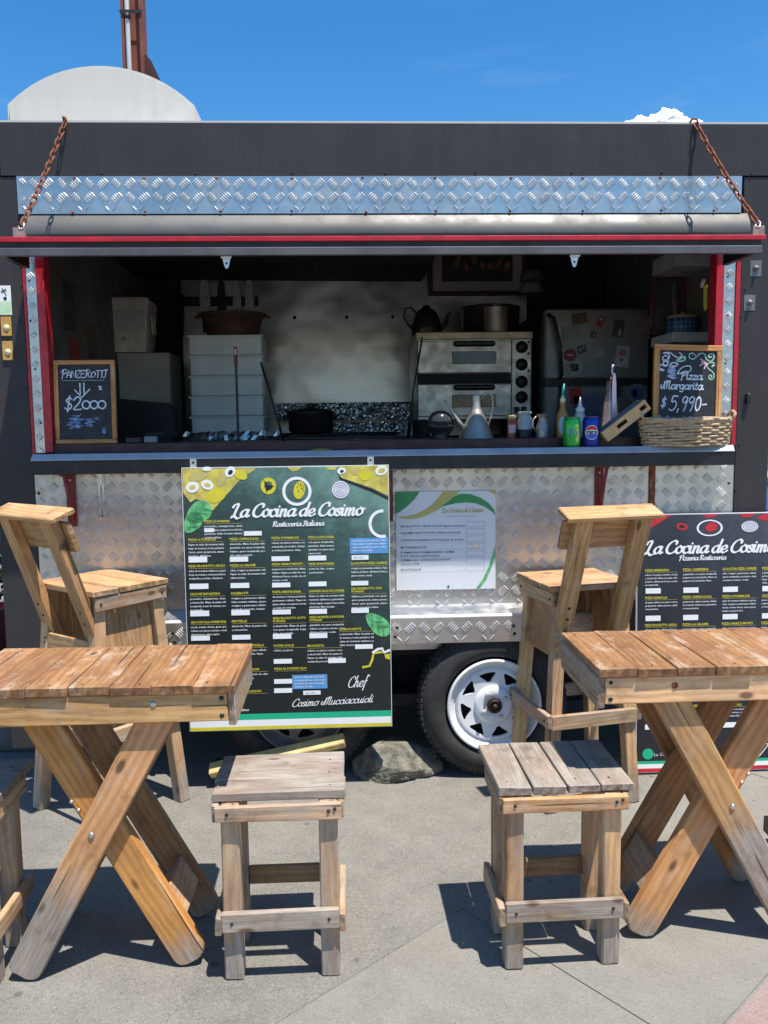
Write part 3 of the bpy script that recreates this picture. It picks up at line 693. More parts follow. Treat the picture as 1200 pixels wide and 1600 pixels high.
# wheels
def wheel(cx, cz, yf, enamel):
    w = thing('wheel', None, None, (cx, yf, cz)); w.parent = T
    ty = MB(); ro = .2945
    prof = [(.192, .012), (.200, -.004), (.228, -.010), (.256, -.006), (.275, .006), (.286, .020), (ro-.002, .030), (ro, .075), (ro-.002, .125), (.272, .145), (.24, .155), (.195, .150)]
    ty.lathe([(r, h) for r, h in prof], (0,0,0), 72, 'Y', True, False)
    t = ty.build('tyre', RUBBER, w)
    tr = MB()
    for k in range(72):
        a = 2*pi*k/72
        for y0, y1, r0, dd in ((.012, .040, .281, 0), (.043, .072, .290, .5), (.078, .108, .290, 0)):
            a0 = a+dd*2*pi/72; M = Matrix.Rotation(-a0, 3, 'Y')
            bb = MB().box((r0, y0, -.0085), (r0+.0085, y1, .0085)); tr.add([M @ Vector(v) for v in bb.v], bb.f)
    tag(tr.build('tread_blocks', RUBBER, w), kind='stuff')
    rim = MB()
    rim.lathe([(.176, .03), (.186, .008), (.1865, -.004), (.182, -.010), (.176, -.008), (.172, .000), (.168, .010), (.160, .012), (.158, .020), (.150, .024), (.148, .018), (.140, .012)], (0,0,0), 72, 'Y', True, False)
    rm = rim.build('rim', enamel, w)
    ds = MB(); K = 8; A = 2*pi/K
    for s_ in range(K):
        fr = [-.5, -.41, -.32, -.20, -.07, .07, .20, .32, .41, .5]; hw = .32
        for k in range(len(fr)-1):
            def pt(f, r, y=0.0): a_ = (s_+f)*A+.2; return (r*cos(a_), .012+.008*(1-r/.14)-y, r*sin(a_))
            f0, f1 = fr[k], fr[k+1]
            if abs((f0+f1)/2) < hw:
                lo = lambda f: .086+.036*min(1, abs(f)/hw)**1.2 ; rb = .131
                ds.add([pt(f0, .078), pt(f1, .078), pt(f1, lo(f1)), pt(f0, lo(f0))], [(0,1,2,3)])
                ds.add([pt(f0, rb), pt(f1, rb), pt(f1, .141), pt(f0, .141)], [(0,1,2,3)])
                ds.add([pt(f0, lo(f0)), pt(f1, lo(f1)), pt(f1, lo(f1), -.012), pt(f0, lo(f0), -.012)], [(0,1,2,3)])
                ds.add([pt(f0, rb), pt(f1, rb), pt(f1, rb, -.012), pt(f0, rb, -.012)], [(0,1,2,3)])
            else: ds.add([pt(f0, .078), pt(f1, .078), pt(f1, .141), pt(f0, .141)], [(0,1,2,3)])
    ds.build('rim_disc', enamel, w, fix=False)
    hbm = MB(); hbm.lathe([(.079, .017), (.074, .006), (.066, .001), (.030, .000), (.028, .004)], (0,0,0), 40, 'Y', True, False); hbm.build('hub_face', enamel, w)
    MB().lathe([(.028, .006), (.028, -.012), (.024, -.018), (.019, -.018), (.018, -.010), (.013, -.010), (.011, -.018), (.006, -.024), (0, -.025)], (0,0,0), 24, 'Y').build('hub_cap', P('rusty hub', (.035, .018, .012), .6, .4, .5, 30), w)
    for k in range(4):
        a = k*pi/2+.55; MB().lathe([(.010, .004), (.009, -.006), (.006, -.014), (0, -.015)], (.052*cos(a), 0, .052*sin(a)), 6, 'Y', False).build('lug_nut', GALV, w)
    MB().lathe([(.172, .05), (.10, .06), (0, .06)], (0,0,0), 32, 'Y', True, False).build('brake_back', BLACKM, w)
    return w
wheel(.553, .296, -.108, WHEELW); wheel(-.213, .296, -.060, P('shaded wheel enamel', (.16, .16, .16), .5, 0, .3, 20))  # left wheel: enamel colour darkened to stand in for the menu board's shade
tb('axle', (-.25, .05, .25), (.6, 1.8, .30), BLACKM)

# roof hood
h = MB(); pr = [(-1.350, 2.530)]
for k in range(21):
    x_ = -.3725+.745*k/20; pr.append((-.9765+x_, 2.695-.386+sqrt(.536**2-x_*x_)))
pr += [(-.603, 2.530)]; 
h.prism(pr[::-1], .30, 1.05)
bm = bmesh.new(); hood = h.build('roof_hood', FIBRE)
bm.from_mesh(hood.data); bmesh.ops.bevel(bm, geom=[e for e in bm.edges if len(e.link_faces) == 2 and e.calc_face_angle(0) > .9], offset=.012, segments=2, affect='EDGES'); bm.to_mesh(hood.data); bm.free()
tag(hood, 'white arched fibreglass hood on the trailer roof', 'roof hood')
tb('hood_flange', (-1.362, .285, 2.5275), (-.590, 1.07, 2.531), FIBRE, 0, hood)

# steel mast behind
mast = thing('steel_mast', 'rust brown steel mast rising behind the trailer with a pale conduit', 'mast', (-1.71, 4.0, 0))
MB().box((-.085, -.02, 0), (-.062, .14, 7.2)).box((.062, -.02, 0), (.085, .14, 7.2)).box((-.062, .03, 0), (.062, .05, 7.2)).build('beam', P('red oxide steel', (.20, .050, .026), .7, 0, .3, 6, .1, 40), mast)
MB().tube([(-.035, -.005, 0), (-.035, -.005, 4.74), (-.035, -.005, 7.2)], .020, 12).build('conduit', P('pale conduit', (.55, .56, .56), .45, 0, .1, 10), mast)
MB().box((-.09, -.03, 4.74), (.088, -.026, 4.765)).tube([(-.035, -.012, 4.70), (-.035, -.012, 4.74)], .026, 10).build('clamp', BLACK, mast)
MB().prism([(.087, 4.45), (.135, 4.40), (.40, 3.80), (.40, 3.6), (.087, 3.6)], .035, .05).build('gusset', P('dark red gusset', (.055, .010, .014), .6, 0, .3, 8), mast)

# ================================================================== FURNITURE
HON = (1.12, .93, .70); PALE = (1.22, 1.16, 1.08); TAN = (1.0, .94, .86); BRN = (.66, .54, .44); ORG = (1.15, .78, .42)
def make_table(label, cx, yf, mir, tints, W_=.705, D_=.375, H_=.775, rz=0):
    """X-legged folding bar table; front edge at local y = 0, legs crossing front and back"""
    t = thing('folding_table', label, 'table', (cx, yf, 0), rz, 'slatted wooden tables')
    n = 7; pw = W_/n; th = .023
    for i in range(n):
        x = -W_/2+pw*(i+.5)
        plank('top_plank', t, (x, -.006+random.uniform(-.003, .004), H_-th/2+random.uniform(-.0015, .0015)), (x, D_+random.uniform(-.004, .003), H_-th/2), pw-.0008-random.uniform(0, .0014), th, tint=tints['top'], grey=tints['tg']+random.uniform(-.12, .18), gx=9, patch=random.uniform(.7, 1.0), ch=.0016, nail=[(-D_/2+.02, random.uniform(-.02, .02), .0028), (D_/2-.03, random.uniform(-.02, .02), .0028)])
    zb = H_-th-.0365
    ap = plank('front_apron', t, (-W_/2+.020, .012, zb), (W_/2-.020, .012, zb), .073, .018, up=(0, -1, 0), tint=tints['ap'], grey=tints['ag'], gx=9)
    plank('back_apron', t, (-W_/2+.020, D_-.014, zb), (W_/2-.020, D_-.014, zb), .073, .018, up=(0, 1, 0), tint=tints['ap'], grey=.1)
    for sx in (-1, 1):
        plank('side_apron', t, (sx*(W_/2-.010), .006, zb-.006), (sx*(W_/2-.010), D_-.006, zb-.006), .085, .018, up=(sx, 0, 0), tint=TAN, grey=.52)
    screws([(s_*(W_/2-.034), .003, zb+d) for s_ in (-1, 1) for d in (-.022, .022)], t, .0062)
    screws([(-mir*(W_/2-.12), .003, zb+.012), (mir*(W_/2-.20), .003, zb+.010)], t, .009, mat=tints['bolt'], name='bolts')
    # crossed legs
    xt, xb = .188, .222; zt = H_-th-.004
    def leg(s, y, tint, gx, extra=0):
        top = Vector((s*xt, y, zt)); bot = Vector((-s*xb, y, 0)); d = (bot-top).normalized(); w = .086
        b0 = bot + d*.0
        o = plank('leg', t, top-d*.0, b0 - d*.016, w, .034, up=(0, -1, 0), tint=tint, grey=extra, gx=gx, ch=.004, foot=.030)
        return o
    y1, y2, y3, y4 = .040, .0755, D_-.086, D_-.050
    leg(mir, y1, tints['A'], tints['gA']); leg(-mir, y2, tints['B'], tints['gB'])
    leg(-mir, y3, tints['A2'], .30); leg(mir, y4, tints['B2'], .28)
    # round off the feet: floor blocks and stretchers between front and back pair
    zc = .375
    plank('pivot_block', t, (.0, y2+.022, zc+.075), (.0, y3-.018, zc+.075), .085, .034, up=(-.75*mir, 0, .66), tint=BRN, grey=.1)
    for s, yy0, yy1 in ((-1, y1+.02, y4-.018), (1, y2+.019, y3-.018)):
        s = s*mir; z = .155; x = s*(xb-z*(xt+xb)/zt)
        plank('stretcher', t, (x+s*.020, yy0, z-.006), (x+s*.020, yy1, z-.006), .092, .034, up=(.86*s, 0, .5), tint=TAN, grey=.32)
    screws([(-mir*.018, .021, zc+.012)], t, .008, mat=GALV, name='pivot_bolt')
    screws([(mir*-.075, .056, zc+.085), (mir*-.058, .056, zc+.062)], t, .0055, mat=GALV)
    return t
TABLE_L = make_table('honey brown slatted table at the left, before the green menu board', -.640, -1.262, 1,
    dict(top=(.66, .50, .38), tg=-.06, ap=(1.2, 1.0, .72), ag=.10, A=(1.02, .80, .60), gA=.08, B=(1.28, .88, .42), gB=.30, A2=BRN, B2=(.72, .52, .38), bolt=GALV))
TABLE_R = make_table('slatted table with a pale front rail at the right, before the dark menu board', .975, -1.218, -1,
    dict(top=(.70, .54, .42), tg=-.06, ap=(1.3, 1.2, 1.0), ag=.12, A=(1.22, 1.0, .78), gA=-.02, B=(1.25, .95, .66), gB=.28, A2=(.78, .55, .38), B2=(.80, .58, .42), bolt=RUST))

def make_stool(label, cx, yf, across, rz=0, sw=.335, sd=.245, H_=.49, bw=.29, ov=0.0, dpt=.205, greys=(1.05, .42, .78), fy=.012, tints=None):
    """square stool; front legs' faces at local y = 0"""
    t = thing('wooden_stool', label, 'stool', (cx, yf, 0), rz, 'low wooden stools')
    th = .022; A, B, C = tints or (TAN, PALE, TAN); LG = .046
    if across:
        k = 3; pd = sd/k
        for i in range(k):
            y = fy+pd*(i+.5)
            plank('seat_plank', t, (-sw/2+random.uniform(-.003, .003)+ov, y, H_-th/2), (sw/2+random.uniform(-.003, .003)+ov, y, H_-th/2), pd-.0012, th, tint=A, grey=greys[0]+random.uniform(-.08, .1), ch=.0022, nail=[(-sw/2+.03, .01, .0026), (sw/2-.04, -.012, .0026)])
    else:
        k = 4; pw = sw/k
        for i in range(k):
            x = -sw/2+pw*(i+.5)+ov
            plank('seat_plank', t, (x, fy-.012+random.uniform(-.003, .003), H_-th/2), (x, fy+sd+random.uniform(-.003, .003), H_-th/2), pw-.004, th, tint=A, grey=greys[0]+random.uniform(-.08, .1), ch=.0022, nail=[(-sd/2+.03, .012, .0026), (sd/2-.04, -.01, .0026)])
    za = H_-th-.021
    fa = plank('apron', t, (-bw/2-.012, -.010, za), (bw/2+.012, -.010, za), .040, .017, up=(0, -1, 0), tint=B, grey=greys[1])
    screws([(-bw/2+.02, -.0185, za+.003), (bw/2-.02, -.0185, za+.003), (bw/2-.005, -.0185, za+.008)], t, .0045)
    plank('apron', t, (-bw/2-.012, dpt+.010, za), (bw/2+.012, dpt+.010, za), .040, .017, up=(0, 1, 0), tint=A, grey=.4)
    for sx in (-1, 1):
        plank('side_apron', t, (sx*(bw/2+.0105), .0, za-.004), (sx*(bw/2+.0105), dpt+.001, za-.004), .044, .017, up=(sx, 0, 0), tint=A, grey=.45)
        for y in (.0235, dpt-.0235):
            plank('leg', t, (sx*(bw/2-LG/2), y, H_-th-.002), (sx*(bw/2-LG/2), y, 0), LG, LG, up=(0, -1, 0), tint=C, grey=greys[2]-.36, gx=.10, ch=.004)
        so_ = plank('side_stretcher', t, (sx*(bw/2+.0105), -.016, .155), (sx*(bw/2+.0105), dpt+.016, .155), .050, .017, up=(sx, 0, 0), tint=A, grey=.5)
    st = plank('front_stretcher', t, (-bw/2-.003, -.010, .165), (bw/2+.003, -.010, .165), .052, .017, up=(0, -1, 0), tint=PALE, grey=.85)
    screws([(-bw/2+.024, -.0185, .165), (bw/2-.024, -.0185, .167)], t, .0042)
    plank('back_stretcher', t, (-bw/2+LG, dpt-.012, .175), (bw/2-LG, dpt-.012, .175), .05, .018, up=(0, -1, 0), tint=BRN, grey=.15)
    return t
ST1 = make_stool('low grey weathered stool standing in the middle before the green menu board', -.190, -1.262, True, .012)
ST2 = make_stool('low stool with four front to back seat boards beside the right table', .528, -1.262, False, .02, sw=.352, sd=.275, bw=.298, greys=(.98, .10, .66), ov=.006, dpt=.195, tints=(TAN, (1.25, 1.05, .8), (1.05, .92, .8)))
ST3 = copy_tree(ST1); ST3.location = (-1.052, -1.250, 0); ST3.rotation_euler = (0, 0, 0); ST3['label'] = 'grey weathered stool cut off by the left edge, beside the left table'
ST4 = copy_tree(ST2); ST4.location = (1.418, -1.06, 0); ST4.rotation_euler = (0, 0, -.06); ST4['label'] = 'stool mostly hidden at the far right edge beyond the right table'

def make_bar_chair(label, cx, cy, rz, sw=.36, sd=.315, H_=.85, tint=PALE, sp=(.190, .172), cw=.195):
    """high bar chair with reclined back, boxed-in seat and foot rails; faces local +y"""
    t = thing('bar_chair', label, 'bar chair', (cx, cy, 0), rz, 'high wooden bar chairs')
    th = .020
    for i in range(3):
        y = -sd/2+sd/3*(i+.5)
        plank('seat_plank', t, (-sw/2, y, H_-th/2), (sw/2, y, H_-th/2), sd/3-.002, th, tint=(tint[0], tint[1]*.92, tint[2]*.85), grey=.12+random.uniform(0, .12), ch=.002)
    tx, ty, bx, by = sw/2-.045, sd/2-.04, sp[0], sp[1]; LG = .044; dz = H_-.85; px_ = sw/2-.052
    for sx in (-1, 1):
        for sy in (-1, 1):
            plank('leg', t, (sx*tx, sy*ty, H_-th-.002), (sx*bx, sy*by, 0), LG, LG, up=(0, -1, 0), tint=tint, grey=.06, gx=.22, ch=.003)
        za = H_-th-.028
        sa = plank('side_apron', t, (sx*(tx+.033), -sd/2+.008, za), (sx*(tx+.033), sd/2-.008, za), .05, .017, up=(sx, 0, 0), tint=TAN, grey=.25)
        screws([(sx*(tx+.042), -sd/2+.03, za), (sx*(tx+.042), sd/2-.03, za)], t, .005, 'X', d=sx)
        plank('side_panel', t, (sx*(tx-.006), -.005, H_-th-.012), (sx*(tx+.012), -.005, H_-.272), .215, .009, up=(sx, 0, 0), tint=(.95, .82, .66), grey=.0)
    plank('front_panel', t, (0, ty-.012, H_-th-.012), (0, ty+.006, H_-.285), .225, .009, up=(0, 1, 0), tint=(.78, .62, .46), grey=-.1)
    zf = .335; k = zf/H_; fx, fy = bx+(tx-bx)*k+.032, by+(ty-by)*k+.032
    for sx in (-1, 1):
        fr = plank('foot_rail', t, (sx*fx, -fy-.006, zf+.005), (sx*fx, fy+.006, zf+.005), .052, .017, up=(sx, 0, 0), tint=TAN, grey=.5)
        fr2 = plank('foot_rail', t, (-fx+.009, sx*fy, zf), (fx-.009, sx*fy, zf), .052, .017, up=(0, sx, 0), tint=TAN, grey=.45)
        screws([(sx*(fx+.009), -fy+.02, zf+.005), (sx*(fx+.009), fy-.02, zf+.005)], t, .004, 'X', d=sx)
    # back posts lean away from the seat
    for sx in (-1, 1):
        p = plank('back_post', t, (sx*px_, -.105, .625+dz), (sx*px_, -.275, 1.108+dz), .062, .036, up=(0, -1, .35), tint=HON if sx > 0 else (1.1, .92, .68), grey=-.05, ch=.003)
        nb = MB()
        for q_ in (-.19, -.135, -.09):
            nb.lathe([(.0055, -.001), (.0055, .0007), (0, .001)], (q_, random.uniform(-.006, .006), .018), 8)
        tag(nb.build('nails', BLACK, p), kind='stuff')
    plank('back_slat', t, (-cw+.01, -.223, 1.045+dz), (cw-.01, -.223, 1.045+dz), .105, .02, up=(0, .94, .33), tint=(.98, .84, .64), grey=.0)
    plank('back_cap', t, (-cw, -.262, 1.118+dz), (cw, -.262, 1.118+dz), .088, .019, up=(0, -.36, .93), tint=(1.28, 1.15, .92), grey=.02, ch=.004)
    cr = plank('cross_rail', t, (-px_-.037, -.142, .642+dz), (px_+.037, -.142, .642+dz), .056, .018, up=(0, -1, 0), tint=(1.12, 1.0, .84), grey=.06)
    screws([(-px_-.007, -.152, .648+dz), (-px_-.012, -.152, .630+dz), (px_+.007, -.152, .648+dz), (px_+.012, -.152, .630+dz)], t, .0045)
    return t
BC1 = make_bar_chair('high bar chair turned to the right, behind the left table', -.905, -.230, radians(-39))
BC2 = make_bar_chair('high bar chair with its back to the viewer, behind the right table', .832, -.222, radians(12), sw=.325, sd=.31, H_=.822, sp=(.166, .150), cw=.180)

# ------------------------------------------------------------------ rock and wedge
rg = random.Random(31); RPL = []
for k in range(16):
    nv = Vector((rg.uniform(-1, 1), rg.uniform(-1, 1), rg.uniform(-.2, 1))).normalized(); RPL.append((nv, rg.uniform(.62, .88)))
bm = bmesh.new(); bmesh.ops.create_icosphere(bm, subdivisions=6, radius=1)
for v in bm.verts:
    p = v.co.copy(); d = 1+.22*noise.noise(p*1.4+Vector((3, 1, 7)))+.09*noise.noise(p*4)+.035*noise.noise(p*11)+.015*noise.noise(p*26)
    pv = p*d
    for nrm, off in RPL:
        h_ = pv.dot(nrm)-off
        if h_ > 0: pv -= nrm*h_*.93
    p = pv; d = 1+.030*noise.noise(p*13)+.018*noise.noise(p*31)
    z = max(-.55, min(.66, p.z*d)); v.co = Vector((p.x*d*.190, p.y*d*.125, z*.098+.050))
    v.co.x += .03*(v.co.z-.05)
me = bpy.data.meshes.new('rock'); bm.to_mesh(me); bm.free(); me.materials.append(ROCKM)
for p in me.polygons: p.use_smooth = True
rk = bpy.data.objects.new('rock', me); COL.objects.link(rk); rk.location = (.168, -.015, -.002); rk.rotation_euler = (0, radians(3), radians(8)); rk.scale = (1.0, 1.0, 1.1)
tag(rk, 'rough mossy grey stone chocking the trailer wheel', 'rock')
wd = thing('timber_wedge', 'yellow painted timber plank leaning under the trailer left of the stone', 'timber wedge', (-.29, -.14, 0))
plank('board', wd, (-.27, .03, .065), (.255, 0, .185), .05, .035, up=(0, -.6, 1), mat=GOLDW, ch=.003)
plank('prop', wd, (-.235, .05, 0), (-.235, .06, .10), .04, .04, up=(0, 1, 0), mat=BLACKM)

# ================================================================== BOARDS WITH PRINT
def bilin(TL, TR, BL, BR, w, h):
    """artwork sheet units -> board metres (u right from the left edge, v up from the lower edge)"""
    def f(X, Y):
        v = (Y-TL[1])/(BL[1]-TL[1])
        for _ in range(4):
            l = (TL[0]+(BL[0]-TL[0])*v, TL[1]+(BL[1]-TL[1])*v); r = (TR[0]+(BR[0]-TR[0])*v, TR[1]+(BR[1]-TR[1])*v)
            u = (X-l[0])/(r[0]-l[0]); t = TL[1]+(TR[1]-TL[1])*u; b_ = BL[1]+(BR[1]-BL[1])*u; v = (Y-t)/(b_-t)
        return u*w, (1-v)*h
    return f
class Print:
    def __init__(s): s.d = {}
    def __getitem__(s, k):
        if k not in s.d: s.d[k] = MB()
        return s.d[k]
    def build(s, parent, names):
        for k, mb in s.d.items():
            if mb.f: tag(mb.build(names.get(k.name, 'lettering'), k, parent, fix=False), kind='stuff')
def board_panel(name, w, h, th, mat, parent, edge=None):
    b = MB().box((0, 0, 0), (w, th, h), .0015); return b.build(name, mat, parent)
LOREM = 'Salsa tomate italiana, queso mozzarella, prosciutto, champinones, olivas negras, pepperoni y alcachofas. Masa de pizza rellena con jamon serrano, rucula, tomate cherry, queso gorgonzola, salame picante, albahaca fresca, aceite de oliva, oregano y parmesano rallado. Papas en salsa de tomates italianos y granulado con queso mozzarella, hojas de menta y crema pastelera.'.split()
rl = random.Random(21)
def para(mb, x, z, w, lines, lh, y, tag_=0, last=.6):
    ch = .50*lh; n = max(3, int(w/(ch*.62)))
    for i in range(lines):
        k = rl.randrange(len(LOREM)); s_ = ''
        tgt = n if i < lines-1 else int(n*last)
        while len(s_) < tgt: s_ += LOREM[k % len(LOREM)]+' '; k += 1
        s_ = s_.strip()[:n+2]
        text(mb, s_, x, z-lh*(i+1)+lh*.2, ch, y, width=w if i < lines-1 else w*last, bold=.012)
Y1, Y2, Y3, Y4 = -.0007, -.0013, -.0019, -.0025
NM = {m_.name: n_ for m_, n_ in ((WHITEP, 'white_print'), (YEL, 'yellow_print'), (YELF, 'food_picture'), (LEAFG, 'leaf_picture'), (LGREEN, 'green_print'), (DGREEN, 'green_print'), (OLIVE, 'gold_print'), (REDP, 'red_print'), (BLUEP, 'blue_sticker'), (INK, 'black_print'), (GREYP, 'grey_print'), (PINKP, 'onion_picture'), (CHALK, 'chalk_writing'), (CHALKB, 'chalk_drawing'), (CHALKG, 'chalk_drawing'), (CHALKP, 'chalk_drawing'), (BLACK, 'dark_print'))}

# --- green menu board hanging from the counter
MW, MH = .765, .998
mbd = thing('menu_board', 'large green and yellow printed menu board hanging from the counter', 'menu board', (-.619, -.1675, .247)); mbd.rotation_euler = (radians(-1.6), 0, 0)
board_panel('panel', MW, MH, .022, MENUG, mbd)
MB().box((-.002, .002, -.002), (MW+.002, .0225, -.0002)).box((-.0022, .002, -.002), (-.0002, .0225, MH+.002)).box((MW+.0002, .002, -.002), (MW+.0022, .0225, MH+.002)).box((-.002, .002, MH+.0002), (MW+.002, .0225, MH+.002)).build('edge', WHITEP, mbd)
for x in (.038, .700):
    b = MB().box((x-.012, .0228, MH-.05), (x+.012, .0255, MH+.034)); b.build('hanging_tab', GALV, mbd)
    MB().lathe([(.0045, .0228), (.0045, .0218), (0, .0215)], (x, 0, MH+.02), 10, 'Y').build('screw', BLACK, mbd)
A = bilin((15,148), (1135,128), (55,1588), (1165,1548), MW, MH)
pr = Print()
k7 = MW/1117
def poly7(mb, pts, y): mb.flat([A(*p) for p in pts], y)
def box7(mb, x0, y0, x1, y1, y):
    a = A(x0, y1); b = A(x1, y0); rect(mb, a[0], a[1], b[0], b[1], y)
# food photograph corners
poly7(pr[YELF], [(17,150), (418,146), (330,205), (170,385), (152,330), (90,312), (60,330), (22,280)], Y1)
poly7(pr[YELF], [(862,175), (870,133), (1134,129), (1137,290), (1050,250), (880,195)], Y1)
poly7(pr[YELF], [(585,140), (665,138), (640,158), (610,162)], Y1); poly7(pr[YELF], [(790,138), (862,136), (845,152), (800,152)], Y1)
pr[BLACK].flat([A(*p) for p in [(862,178), (880,197), (1050,254), (1137,296), (1137,312), (1040,268), (870,205)]], Y1)
for (x, y, rx, ry, m_, q) in ((72,248,36,30,WHITEP,.3), (72,248,18,12,YELF,.3), (152,235,34,27,WHITEP,-.4), (152,235,17,11,YELF,-.4), (275,165,32,26,WHITEP,.8), (277,168,15,11,BLACK,.8), (150,150,26,12,WHITEP,0), (880,158,24,18,WHITEP,.2), (882,160,10,8,BLACK,.2), (1098,155,34,26,WHITEP,.3), (1100,155,20,13,YELF,.3), (1010,180,38,30,YEL,0), (200,290,55,40,YEL,.4), (330,180,40,24,YEL,-.5), (960,160,30,20,OLIVE,0), (100,190,50,26,OLIVE,.2), (230,215,40,20,OLIVE,.9)):
    u, v = A(x, y); yy = {WHITEP.name: Y3, YELF.name: Y4, BLACK.name: Y4, YEL.name: Y2, OLIVE.name: Y2}[m_.name]
    pr[m_].flat(circ(u, v, rx*k7, ry*k7, 20, rot=q), yy-random.uniform(0, .0002))
def leaf7(x, y, L_, W_, rot):
    u, v = A(x, y); c, s_ = cos(rot), sin(rot)
    pts = []
    for k in range(20):
        t = k/20*2*pi; px = L_*k7*.5*cos(t); py = W_*k7*.5*sin(t)*(1+.25*cos(t)); pts.append((u+px*c-py*s_, v+px*s_+py*c))
    pts = [(min(max(a_, .002), MW-.002), min(max(b_, .002), MH-.002)) for a_, b_ in pts]
    pr[LEAFG].flat(pts, Y3+.0003)
    for i in range(-2, 3):
        ribbon(pr[DGREEN], [Vector((min(max(u+L_*k7*.12*i*c, .002), MW-.002), v+L_*k7*.12*i*s_, 0)), Vector((min(max(u+(L_*k7*.12*i+.02)*c-W_*k7*.3*(1 if i % 2 else -1)*s_, .002), MW-.002), v+(L_*k7*.12*i+.02)*s_+W_*k7*.3*(1 if i % 2 else -1)*c, 0))], .0035, Y4)
leaf7(105, 385, 150, 110, .6); leaf7(70, 440, 130, 90, .9); leaf7(1085, 985, 170, 95, -.75); leaf7(118, 1462, 120, 70, .7)
# pepper ring, plates, onion
u, v = A(482, 240); ring(pr[YEL], u, v, .0155, .0285, Y2, 20, 1.1)
pr[BLACK].flat([A(*p) for p in [(455,205), (480,235), (515,240), (485,258), (470,275), (468,240)]], Y3)
u, v = A(637, 268); ring(pr[WHITEP], u, v, .0435, .0545, Y2); pr[YEL].flat(circ(A(650,262)[0], A(650,262)[1], .021, .034, 22, rot=-.2), Y2)
for i in range(14): pr[BLACK].flat(circ(A(650+rl.uniform(-18,18), 0)[0], A(0, 265+rl.uniform(-28,28))[1], .0018, .0022, 6), Y3)
u, v = A(875, 258); pr[PINKP].flat(circ(u, v, .033), Y1)
for r_ in (.031, .022, .014, .006): ring(pr[WHITEP], u, v, r_-.0025, r_+.0008, Y3, 24)
u, v = A(1105, 440); pts = circ(u, v, .050); ins = [p for p in pts]
vs = []; 
for k in range(25):
    a_ = pi*.5+.0+pi*1.0*k/24*1.12-.10; vs += [(min(u+.0405*cos(a_), MW-.002), Y2, v+.0425*sin(a_)), (min(u+.052*cos(a_), MW-.002), Y2, v+.054*sin(a_))]
pr[WHITEP].add(vs, [(2*k, 2*k+1, 2*k+3, 2*k+2) for k in range(24)])
# noodle of cheese at the right edge
ribbon(pr[YEL], [Vector((*A(*p), 0)) for p in ((1005,1222), (1040,1215), (1055,1180), (1062,1145), (1105,1138))], .009, Y2)
ribbon(pr[WHITEP], [Vector((*A(*p), 0)) for p in ((1060,1140), (1085,1122), (1110,1118), (1120,1140), (1148,1128))], .010, Y3)
poly7(pr[YEL], [(1122,1150), (1152,1146), (1153,1180), (1128,1172)], Y2)
# titles
u0, v0 = A(282, 408); u1, v1 = A(1030, 392)
script(pr[WHITEP], 'La Cocina de Cosimo', u0, v0, .0265, nib(.0045, .0115), Y3-.0003, width=(u1-u0)*.955, shear=.2, rise=(v1-v0)/(u1-u0))
u0, v0 = A(505, 458); u1, _ = A(797, 450)
script(pr[WHITEP], 'Rosticceria Italiana', u0, v0, .0105, nib(.0018, .0042), Y3-.0003, width=(u1-u0)*.96, shear=.18, rise=.008)
u0, v0 = A(920, 1335); u1, _ = A(1040, 1325)
script(pr[WHITEP], 'Chef', u0, v0, .023, nib(.0022, .0042), Y3-.0003, width=(u1-u0)*.85, shear=.28, rise=.04)
u0, v0 = A(612, 1445); u1, _ = A(1092, 1420)
script(pr[WHITEP], 'Cosimo  Mucciaccuioli', u0, v0, .0165, nib(.0018, .0036), Y3-.0003, width=(u1-u0)*.93, shear=.3, rise=.035)
u0, v0 = A(150, 1478); u1, _ = A(378, 1470)
text(pr[WHITEP], 'La Cocina De Cosimo', u0, v0, .0115, Y3, width=u1-u0, bold=.012)
for x in (205, 262):
    u, v = A(x, 1435); pr[LEAFG].flat(circ(u, v, .0135), Y1); ring(pr[DGREEN], u, v, .006, .008, Y3, 16)
# flag stripes along the foot
for (ya, yb, m_) in ((1478, 1512, LGREEN), (1512, 1548, WHITEP), (1548, 1587, YEL)):
    za = MH*(1-(ya+20-148)/1440); zb_ = MH*(1-(yb+20-148)/1440)
    rect(pr[m_], .001, max(zb_, .001), MW-.001, za, Y2)
ENT = [
 (135,425,205,'PIZZA LA ROMANA',4,0), (48,525,192,'PIZZA 4 STAGIONI',4,0), (272,520,190,'PIZZA CAPRICCIOSA',4,0), (500,513,180,'PIZZA 4 FORMAGGI',3,0), (700,508,140,'PIZZA LA BOLOGNA',4,0),
 (50,668,198,'PIZZA PROSCIUTTO CRUDO',3,0), (275,663,190,'PIZZA LA SALAME',3,0), (502,655,182,'PIZZA MARE E MONTI',4,0), (703,652,140,'PIZZA MONTANARA',2,0), (935,648,198,'LA NOSTRA PIZZA CAPRESE',3,0),
 (56,820,192,'CALZONE NAPOLETANO',4,0), (280,815,190,'PANZEROTTI',4,0), (505,806,182,'PASTA AMATRICIANA',4,0), (705,800,193,'LASAGNA ALLA BOLOGNESE',4,0), (938,785,195,'DEL PANZEROTTO CON',4,1),
 (60,975,194,'GNOCCHI ALLA SORRENTINA',3,0), (283,968,190,'FRITTELLE',2,0), (508,950,180,'PIZZA PROSCIUTTO COTTO',3,1), (708,943,190,'PIZZA WURSTEL E PATATINE',3,1), (873,1008,188,'LE BRUSCHETTE',4,0),
 (285,1102,190,'PIZZA LA MORTADELLA',2,0), (512,1100,182,'NOSTRO DOLCE',1,0), (697,1100,190,'BRUSCHETTA',4,0), (285,1235,195,'CALZONE E FUNGHI',2,0), (515,1228,180,'PIZZA AL PORTAFOGLIO',0,0), (298,1356,180,'BEBIDAS CLASICAS',0,0)]
